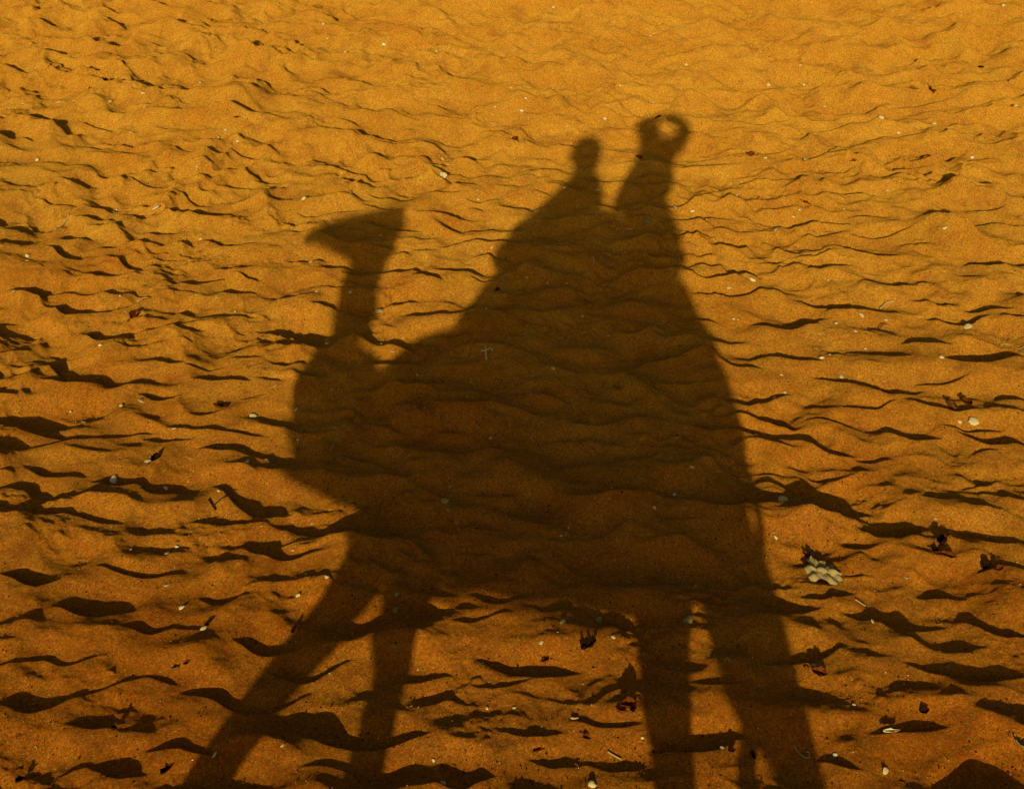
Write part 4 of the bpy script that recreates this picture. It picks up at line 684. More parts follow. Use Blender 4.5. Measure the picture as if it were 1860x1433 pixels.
# ---------------------------------------------------------------- the camel that throws the shadow
def build_camel():
    root = empty("camel", (0, 0, 0), "tall saddled camel in mid stride, its long-necked shadow lying across the sand", "camel")
    V, F = [], []
    # trunk: x, y, z, half-height, half-width
    tube(V, F, [(-1.66, 0, 1.60, .08, .08), (-1.60, 0, 1.55, .14, .13), (-1.46, 0, 1.45, .19, .18), (-1.30, 0, 1.39, .18, .23), (-1.10, 0, 1.42, .265, .27),
                (-.85, 0, 1.38, .345, .30), (-.5, 0, 1.38, .335, .33), (-.15, 0, 1.375, .345, .33), (.12, 0, 1.37, .35, .31),
                (.33, 0, 1.41, .31, .27), (.45, 0, 1.38, .19, .22), (.52, 0, 1.34, .08, .10)], 5, 28)
    tube(V, F, [(-.95, 0, 1.62, .10, .14), (-.65, 0, 1.78, .14, .18), (-.35, 0, 1.88, .16, .17), (-.05, 0, 1.80, .14, .18), (.25, 0, 1.62, .10, .14)], 5, 20)
    # neck, rising almost upright from the chest
    tube(V, F, [(-1.30, 0, 1.40, .16, .15), (-1.52, 0, 1.48, .14, .13), (-1.57, 0, 1.62, .125, .11), (-1.598, 0, 1.72, .120, .09),
                (-1.634, 0, 1.81, .112, .08), (-1.655, 0, 1.91, .120, .078), (-1.66, 0, 2.01, .130, .08), (-1.665, 0, 2.10, .105, .08), (-1.68, 0, 2.18, .085, .07)], 5, 22)
    # head
    tube(V, F, [(-1.61, 0, 2.21, .055, .055), (-1.69, 0, 2.175, .110, .085), (-1.79, 0, 2.145, .125, .09), (-1.89, 0, 2.145, .102, .078),
                (-1.99, 0, 2.138, .078, .066), (-2.08, 0, 2.110, .062, .058), (-2.155, 0, 2.08, .038, .042)], 5, 22)
    tube(V, F, [(-1.74, 0, 2.01, .085, .05), (-1.86, 0, 2.03, .055, .045), (-2.02, 0, 2.06, .030, .035)], 4, 14)
    for s in (-1, 1):  # ears and brow
        tube(V, F, [(-1.65, s * .05, 2.22, .03, .02), (-1.635, s * .065, 2.26, .032, .014), (-1.62, s * .072, 2.292, .014, .008)], 4, 10)
        ball(V, F, (-1.79, s * .07, 2.205), (.045, .03, .03), 12)
        ball(V, F, (-1.70, s * .02, 2.235), (.085, .06, .055), 16)
    def leg(path):
        tube(V, F, path, 5, 18)
        x, y, z = path[-1][:3]
        g = ground_z(x, y + KSHIFT * 0)
        for t in (-1, 1):  # two-toed pad
            tube(V, F, [(x + .05, y + t * .03, z + .02, .035, .045), (x - .03, y + t * .035, z - .005, .045, .055), (x - .115, y + t * .04, z - .015, .03, .045), (x - .15, y + t * .04, z - .02, .015, .025)], 4, 12)
    gz = lambda x, y: ground_z(x, y) + .05
    yl, yr = -.15, .15
    # fore leg carrying the weight
    leg([(-.88, yl, 1.38, .15, .11), (-.86, yl, 1.18, .12, .09), (-.843, yl, 1.02, .082, .07), (-.81, yl, .87, .060, .06), (-.80, yl, .68, .068, .065),
         (-.785, yl, .52, .050, .045), (-.78, yl, .30, .040, .038), (-.785, yl, .14, .048, .045), (-.79, yl, gz(-.79, yl), .045, .05)])
    # fore leg swung forward
    leg([(-.98, yr, 1.40, .16, .11), (-.98, yr, 1.15, .115, .09), (-1.085, yr, .94, .080, .07), (-1.20, yr, .80, .064, .06), (-1.27, yr, .66, .072, .065),
         (-1.30, yr, .50, .050, .045), (-1.37, yr, .30, .040, .038), (-1.40, yr, .14, .046, .045), (-1.43, yr, gz(-1.43, yr), .045, .05)])
    # hind leg under the belly
    leg([(.24, yr, 1.36, .19, .12), (.17, yr, 1.12, .145, .095), (.178, yr, .945, .112, .07), (.21, yr, .80, .078, .055), (.25, yr, .62, .066, .055),
         (.24, yr, .45, .048, .042), (.20, yr, .25, .042, .04), (.18, yr, .13, .048, .046), (.16, yr, gz(.16, yr), .045, .05)])
    # hind leg trailing
    leg([(.34, yl, 1.38, .19, .12), (.43, yl, 1.20, .15, .10), (.50, yl, 1.07, .135, .08), (.585, yl, .93, .095, .065), (.645, yl, .80, .068, .055), (.68, yl, .68, .064, .055),
         (.64, yl, .50, .048, .042), (.62, yl, .30, .042, .04), (.60, yl, .14, .048, .046), (.58, yl, gz(.58, yl), .045, .05)])
    V = settle(V); body = fuse("body", V, F, .012, M_CAMEL, root, 10)
    body["category"] = None; del body["category"]
    V, F = [], []
    tube(V, F, [(.52, 0, 1.42, .03, .03), (.575, -.01, 1.28, .022, .022), (.56, -.03, 1.10, .018, .018), (.50, -.04, .95, .018, .018), (.46, -.05, .84, .032, .03), (.44, -.05, .72, .014, .014)], 6, 12)
    fuse("tail", settle(V), F, .008, M_DARKHAIR, root, 3)
    for s in (-1, 1):
        V, F = [], []; ball(V, F, (-1.802, s * .086, 2.185), (.018, .012, .016), 14); new_obj("eye", V, F, M_EYE, root)
    V2, F2 = [], []
    def strap(P, r=.008, seg=8):
        tube(V2, F2, [(*p, r, r) for p in P], 6, seg)
    strap([(-1.96, .075 * math.cos(a), 2.142 + .088 * math.sin(a)) for a in np.linspace(0, 2 * math.pi, 17)])
    strap([(-1.69, .095 * math.cos(a), 2.14 + .125 * math.sin(a)) for a in np.linspace(0, 2 * math.pi, 17)])
    for s in (-1, 1): strap([(-1.96, s * .076, 2.14), (-1.84, s * .098, 2.13), (-1.69, s * .095, 2.14)])
    strap([(-1.95, .05, 2.07), (-1.78, .10, 1.92), (-1.66, .14, 1.70), (-1.48, .22, 1.45), (-1.15, .31, 1.50), (-.90, .33, 1.82)], .006)
    hl = new_obj("halter", settle(V2), F2, M_ROPE); tag(hl, "rope halter and lead looped round the camel's muzzle and poll", "halter")
    return root
build_camel()

def build_saddle():
    root = empty("saddle", (0, 0, 1.8), "two-seat riding saddle with blankets strapped over the camel's hump", "saddle")
    # blanket: a draped sheet with thickness
    xs_ = np.linspace(-1.06, .44, 46); V, F = [], []; n = 40
    for lay in (0, 1):
        for x in xs_:
            top = np.interp(x, [-1.06, -.98, -.92, -.6, -.3, 0, .2, .27, .34, .44], [1.74, 1.84, 1.96, 2.0, 2.06, 2.05, 2.0, 1.93, 1.80, 1.70])
            bw = np.interp(x, [-1.06, -.7, -.2, .2, .44], [.25, .34, .37, .34, .25])
            for k in range(n + 1):
                a = (k / n - .5) * 2; th = abs(a) * 2.15
                yy = math.sin(min(th, math.pi / 2)) * bw * (1 if a > 0 else -1) if th < math.pi / 2 else (bw + .01) * (1 if a > 0 else -1)
                zz = top - .02 - (1 - math.cos(min(th, math.pi / 2))) * .30 - max(0, th - math.pi / 2) * .55
                rip = .012 * math.sin(x * 31 + a * 3) * abs(a) + .006 * math.sin(x * 57)
                V.append((x, yy * (1 + rip), zz + (0 if lay == 0 else -.018) + rip * .4))
    nx = len(xs_); off = nx * (n + 1)
    for i in range(nx - 1):
        for k in range(n):
            a = i * (n + 1) + k; F.append((a, a + n + 1, a + n + 2, a + 1)); F.append((off + a, off + a + 1, off + a + n + 2, off + a + n + 1))
    for i in range(nx - 1):
        for k in (0, n):
            a = i * (n + 1) + k; q = (a, off + a, off + a + n + 1, a + n + 1); F.append(q if k else q[::-1])
    for k in range(n):
        for i in (0, nx - 1):
            a = i * (n + 1) + k; q = (a, a + 1, off + a + 1, off + a); F.append(q if i else q[::-1])
    new_obj("blanket", V, F, M_BLANKET, root)
    for cx in (-.48, .06):
        V, F = [], []
        tube(V, F, [(cx - .19, 0, 2.06, .03, .12), (cx - .1, 0, 2.05, .055, .17), (cx, 0, 2.04, .055, .18), (cx + .1, 0, 2.05, .055, .17), (cx + .19, 0, 2.07, .03, .12)], 5, 20)
        fuse("seat", V, F, .012, M_BLANKET, root, 4)
    for nm, P in (("pommel_bag", [(-.925, 0, 1.98, .085, .12), (-.84, 0, 2.05, .10, .15), (-.70, 0, 2.08, .09, .15), (-.60, 0, 2.07, .06, .12)]),
                  ("backrest", [(-.255, 0, 2.02, .04, .14), (-.265, 0, 2.14, .045, .15), (-.28, 0, 2.26, .040, .14), (-.285, 0, 2.31, .025, .11)])):
        V, F = [], []; tube(V, F, P, 5, 20); fuse(nm, V, F, .012, M_BLANKET, root, 3)
    V, F = [], []
    for cx in (-.88, -.24):  # arched handle frames
        P = [(cx, .30 * math.cos(a), 1.86 + (.285 if cx < -.5 else .30) * math.sin(a), .014, .014) for a in np.linspace(.05, math.pi - .05, 13)]
        tube(V, F, P, 3, 10, side=(1, 0, 0))
    for s in (-1, 1): tube(V, F, [(-.90, s * .30, 1.88, .016, .016), (-.2, s * .33, 1.89, .016, .016), (.20, s * .31, 1.86, .016, .016)], 4, 10)
    new_obj("handle_frame", V, F, M_WOOD, root)
    for x in (-.78, .18):
        V, F = [], []
        tube(V, F, [(x, .36 * math.cos(a), 1.50 + .40 * math.sin(a) , .008, .02) for a in np.linspace(-math.pi / 2, 3 * math.pi / 2, 25)], 3, 8, side=(1, 0, 0))
        new_obj("girth_strap", V, F, M_ROPE, root)
    # children stay put relative to the empty
    for c in root.children: c.location = (0, 0, -1.8)
    return root
build_saddle()

def hand(V, F, wrist, d, palm_n, size=1.0, curl=.9):
    """palm plus five tapering bent fingers; d points along the fingers, palm_n out of the palm"""
    wrist = np.array(wrist, float); d = np.array(d, float); d /= np.linalg.norm(d); n = np.array(palm_n, float); n -= d * (n @ d); n /= np.linalg.norm(n); s = np.cross(d, n)
    P = lambda a, b, c: tuple(wrist + size * (a * d + b * s + c * n))
    tube(V, F, [(*P(-.02, 0, 0), .020 * size, .026 * size), (*P(.03, 0, 0), .018 * size, .036 * size), (*P(.085, 0, .004), .014 * size, .040 * size)], 4, 14, side=tuple(s))
    L = [.070, .082, .078, .062]
    for i, l in enumerate(L):
        b = (i - 1.5) * .021; pts = []; pos = np.array([.082, b, .002]); ang = .15
        for k, fr in enumerate((0, .45, .30, .25)):
            pos = pos + l * fr * np.array([math.cos(ang), 0, math.sin(ang)]); pts.append((*P(*pos), (.0095 - .0012 * k) * size, (.0095 - .0012 * k) * size)); ang += curl * (.8 if k else .6)
        tube(V, F, pts, 3, 10, side=tuple(s))
    tube(V, F, [(*P(.015, -.030, .006), .013 * size, .013 * size), (*P(.045, -.052, .018), .012 * size, .012 * size), (*P(.07, -.058, .034), .010 * size, .010 * size), (*P(.088, -.052, .046), .007 * size, .007 * size)], 3, 10, side=tuple(s))

def head_geo(V, F, c, face, hs=1.0):
    """head and neck: c centre of the skull, face a unit vector to where it looks"""
    f = np.array(face, float); f /= np.linalg.norm(f); up = np.array([0, 0, 1.0]); s = np.cross(up, f); s /= np.linalg.norm(s); c = np.array(c)
    A = lambda a, b, z: tuple(c + hs * (a * f + b * s + z * up))
    tube(V, F, [(*A(-.005, 0, .108), .03 * hs, .03 * hs), (*A(-.008, 0, .075), .078 * hs, .066 * hs), (*A(-.004, 0, .02), .092 * hs, .074 * hs), (*A(.006, 0, -.03), .080 * hs, .068 * hs),
                (*A(.018, 0, -.07), .060 * hs, .055 * hs), (*A(.036, 0, -.105), .034 * hs, .034 * hs)], 5, 22, side=tuple(s))
    tube(V, F, [(*A(.090, 0, .012), .006, .006), (*A(.103, 0, -.012), .011, .009), (*A(.108, 0, -.030), .011, .014), (*A(.09, 0, -.04), .008, .012)], 4, 10, side=tuple(s))
    tube(V, F, [(*A(.078, -.025, -.058), .005, .005), (*A(.088, 0, -.056), .008, .008), (*A(.078, .025, -.058), .005, .005)], 4, 10, side=(0, 0, 1))
    for q in (-1, 1):
        tube(V, F, [(*A(-.002, q * .070, .018), .014, .008), (*A(-.012, q * .080, .0), .020, .008), (*A(-.004, q * .074, -.026), .010, .007)], 4, 10, side=tuple(s))
    tube(V, F, [(*A(-.01, 0, -.05), .060 * hs, .054 * hs), (*A(-.012, 0, -.11), .062 * hs, .056 * hs), (*A(-.02, 0, -.20), .072 * hs, .078 * hs)], 4, 18, side=tuple(s))
    return A, f, s

def face_bits(root, A):
    for q in (-1, 1):
        V, F = [], []; ball(V, F, A(.080, q * .031, .0), (.011, .011, .009), 12); new_obj("eye", V, F, M_EYE, root)

def build_front_rider():
    root = empty("person", (-.45, 0, 2.05), "front rider sitting astride with head bare, leaning forward to hold the saddle frame", "person")
    V, F = [], []
    A, f, s = head_geo(V, F, (-.512, 0, 2.69), (-1, .05, -.08), 1.10)
    tube(V, F, [(-.485, 0, 2.55, .05, .06), (-.47, 0, 2.46, .09, .15), (-.45, 0, 2.36, .10, .16), (-.43, 0, 2.22, .10, .14), (-.45, 0, 2.10, .12, .16)], 5, 20)
    for q in (-1, 1):
        tube(V, F, [(-.49, q * .15, 2.44, .045, .045), (-.60, q * .19, 2.31, .040, .040), (-.70, q * .17, 2.245, .034, .034), (-.81, q * .10, 2.205, .024, .024)], 4, 14)
        hand(V, F, (-.82, q * .085, 2.195), (-.7, -q * .5, -.35), (-.2, 0, -1), .95, 1.1)
        tube(V, F, [(-.45, q * .10, 2.10, .08, .08), (-.65, q * .27, 2.09, .072, .072), (-.84, q * .40, 1.98, .055, .055), (-.83, q * .43, 1.80, .050, .050), (-.79, q * .43, 1.62, .038, .038), (-.76, q * .43, 1.55, .035, .035)], 5, 16)
    fuse("body", V, F, .0075, M_SKIN, root, 3)
    face_bits(root, A)
    V, F = [], []
    ball(V, F, A(-.022, 0, .036), (.112, .096, .098), 24)
    tube(V, F, [(*A(-.055, 0, .03), .06, .065), (*A(-.060, 0, -.05), .06, .065), (*A(-.030, 0, -.12), .065, .07), (*A(.0, 0, -.17), .075, .075)], 4, 16)
    fuse("hair", V, F, .009, M_HAIR, root, 2)
    V, F = [], []
    tube(V, F, [(-.495, 0, 2.565, .072, .075), (-.475, 0, 2.50, .11, .12), (-.465, 0, 2.44, .13, .165), (-.45, 0, 2.36, .135, .175), (-.44, 0, 2.22, .13, .16), (-.44, 0, 2.07, .145, .185)], 5, 22)
    for q in (-1, 1): tube(V, F, [(-.50, q * .14, 2.46, .075, .06), (-.60, q * .19, 2.33, .065, .055), (-.74, q * .14, 2.225, .046, .046)], 4, 16)
    fuse("shirt", V, F, .009, M_SHIRT2, root, 5)
    V, F = [], []
    for q in (-1, 1): tube(V, F, [(-.43, q * .08, 2.12, .11, .10), (-.65, q * .27, 2.10, .085, .085), (-.845, q * .40, 1.98, .068, .068), (-.83, q * .43, 1.80, .064, .064), (-.79, q * .43, 1.62, .058, .058)], 5, 18)
    fuse("trousers", V, F, .010, M_TROUSER, root, 4)
    for q in (-1, 1):
        V, F = [], []
        tube(V, F, [(-.70, q * .43, 1.50, .035, .035), (-.76, q * .43, 1.50, .05, .042), (-.86, q * .44, 1.47, .04, .042), (-.95, q * .45, 1.455, .025, .035)], 4, 14); fuse("shoe", V, F, .009, M_SHOE, root, 3)
    for c in root.children: c.location = -root.location
    return root
build_front_rider()

def build_rear_rider():
    root = empty("person", (.06, 0, 2.05), "rear rider twisting to the side with one elbow raised, taking the photograph", "person")
    V, F = [], []
    hc = (-.048, -.03, 2.872)
    A, f, s = head_geo(V, F, hc, (.05, 1, -.25), 1.10)
    tube(V, F, [(-.02, -.02, 2.72, .05, .06), (.02, 0, 2.67, .07, .06), (.02, 0, 2.56, .11, .09), (.01, 0, 2.40, .11, .11), (.04, 0, 2.24, .13, .13), (.05, 0, 2.10, .15, .16)], 5, 20)
    # raised right arm, elbow out, hand on top of the camera
    tube(V, F, [(.09, 0, 2.67, .06, .05), (.15, .01, 2.74, .048, .046), (.215, .03, 2.83, .038, .038), (.232, .06, 2.885, .035, .035)], 4, 14)
    tube(V, F, [(.232, .06, 2.885, .034, .034), (.19, .085, 2.935, .030, .030), (.12, .09, 2.962, .025, .025), (.08, .09, 2.968, .023, .023)], 4, 14)
    hand(V, F, (.075, .09, 2.970), (-1, .12, -.1), (0, .2, -1), .9, .8)
    # left arm reaching forward to hold the saddle frame
    tube(V, F, [(-.08, .05, 2.59, .05, .05), (-.13, .14, 2.46, .042, .042), (-.17, .18, 2.36, .037, .037), (-.22, .17, 2.24, .028, .028), (-.24, .16, 2.18, .024, .024)], 5, 14)
    hand(V, F, (-.243, .155, 2.17), (-.1, -.5, -1), (-1, .2, -.2), .9, .9)
    for q in (-1, 1):
        tube(V, F, [(.05, q * .10, 2.12, .085, .085), (-.08, q * .27, 2.12, .075, .075), (-.20, q * .41, 2.02, .056, .056), (-.18, q * .44, 1.82, .052, .052), (-.12, q * .44, 1.62, .040, .040), (-.12, q * .44, 1.55, .036, .036)], 5, 16)
    fuse("body", V, F, .0075, M_SKIN, root, 3)
    face_bits(root, A)
    V, F = [], []
    ball(V, F, A(-.022, 0, .036), (.096, .112, .098), 24)
    tube(V, F, [(*A(-.055, 0, .02), .05, .06), (*A(-.065, 0, -.06), .045, .055)], 4, 16, side=(1, 0, 0))
    fuse("hair", V, F, .009, M_HAIR, root, 2)
    V, F = [], []
    tube(V, F, [(-.01, -.01, 2.70, .05, .06), (.02, 0, 2.655, .13, .10), (.02, 0, 2.56, .150, .13), (-.02, 0, 2.42, .150, .13), (-.01, 0, 2.30, .17, .15), (.03, 0, 2.18, .19, .17), (.05, 0, 2.07, .20, .20)], 5, 22)
    tube(V, F, [(.02, 0, 2.745, .10, .06), (.10, 0, 2.765, .09, .07), (.168, .01, 2.785, .070, .06), (.216, .03, 2.85, .060, .055), (.232, .06, 2.898, .055, .052), (.195, .08, 2.940, .050, .05), (.13, .088, 2.966, .046, .045), (.08, .09, 2.972, .042, .042)], 4, 16)
    tube(V, F, [(-.03, .0, 2.63, .075, .07), (-.085, .055, 2.575, .072, .07), (-.135, .14, 2.45, .068, .065), (-.175, .18, 2.35, .062, .058), (-.215, .17, 2.27, .05, .05)], 4, 16)
    fuse("shirt", V, F, .009, M_SHIRT, root, 5)
    V, F = [], []
    for q in (-1, 1): tube(V, F, [(.07, q * .08, 2.13, .12, .11), (-.08, q * .27, 2.12, .088, .088), (-.20, q * .41, 2.02, .068, .068), (-.18, q * .44, 1.82, .064, .064), (-.12, q * .44, 1.62, .058, .058)], 5, 18)
    fuse("trousers", V, F, .010, M_TROUSER, root, 4)
    for q in (-1, 1):
        V, F = [], []
        tube(V, F, [(-.06, q * .44, 1.50, .035, .035), (-.12, q * .44, 1.50, .05, .042), (-.22, q * .45, 1.47, .04, .042), (-.31, q * .46, 1.455, .025, .035)], 4, 14); fuse("shoe", V, F, .009, M_SHOE, root, 3)
    for c in root.children: c.location = -root.location
    return root
build_rear_rider()

def bevel_box(name, c, d, m, parent, bev=.006):
    V = [(c[0] + i * d[0] / 2, c[1] + j * d[1] / 2, c[2] + k * d[2] / 2) for i in (-1, 1) for j in (-1, 1) for k in (-1, 1)]
    F = [(0, 1, 3, 2), (4, 6, 7, 5), (0, 4, 5, 1), (2, 3, 7, 6), (0, 2, 6, 4), (1, 5, 7, 3)]
    o = new_obj(name, V, F, m, None, False); b = o.modifiers.new("b", 'BEVEL'); b.width = bev; b.segments = 3
    dg = bpy.context.evaluated_depsgraph_get(); me = bpy.data.meshes.new_from_object(o.evaluated_get(dg)); o.modifiers.clear(); o.data = me; o.parent = parent
    return o
ph = empty("handheld_camera", (0, 0, 0), "small black camera held upright at the rear rider's eye", "camera")
bevel_box("camera_body", (-.005, .105, 2.895), (.062, .026, .105), M_BLACK, ph)
V, F = [], []; tube(V, F, [(0, .115, 2.9, .022, .022), (0, .13, 2.9, .022, .022), (0, .140, 2.9, .019, .019)], 3, 24, side=(1, 0, 0)); lb = new_obj("lens_barrel", V, F, M_BLACK, ph)
V, F = [], []; ball(V, F, (0, .143, 2.9), (.014, .004, .014), 16); new_obj("lens_glass", V, F, M_GLASS, lb)
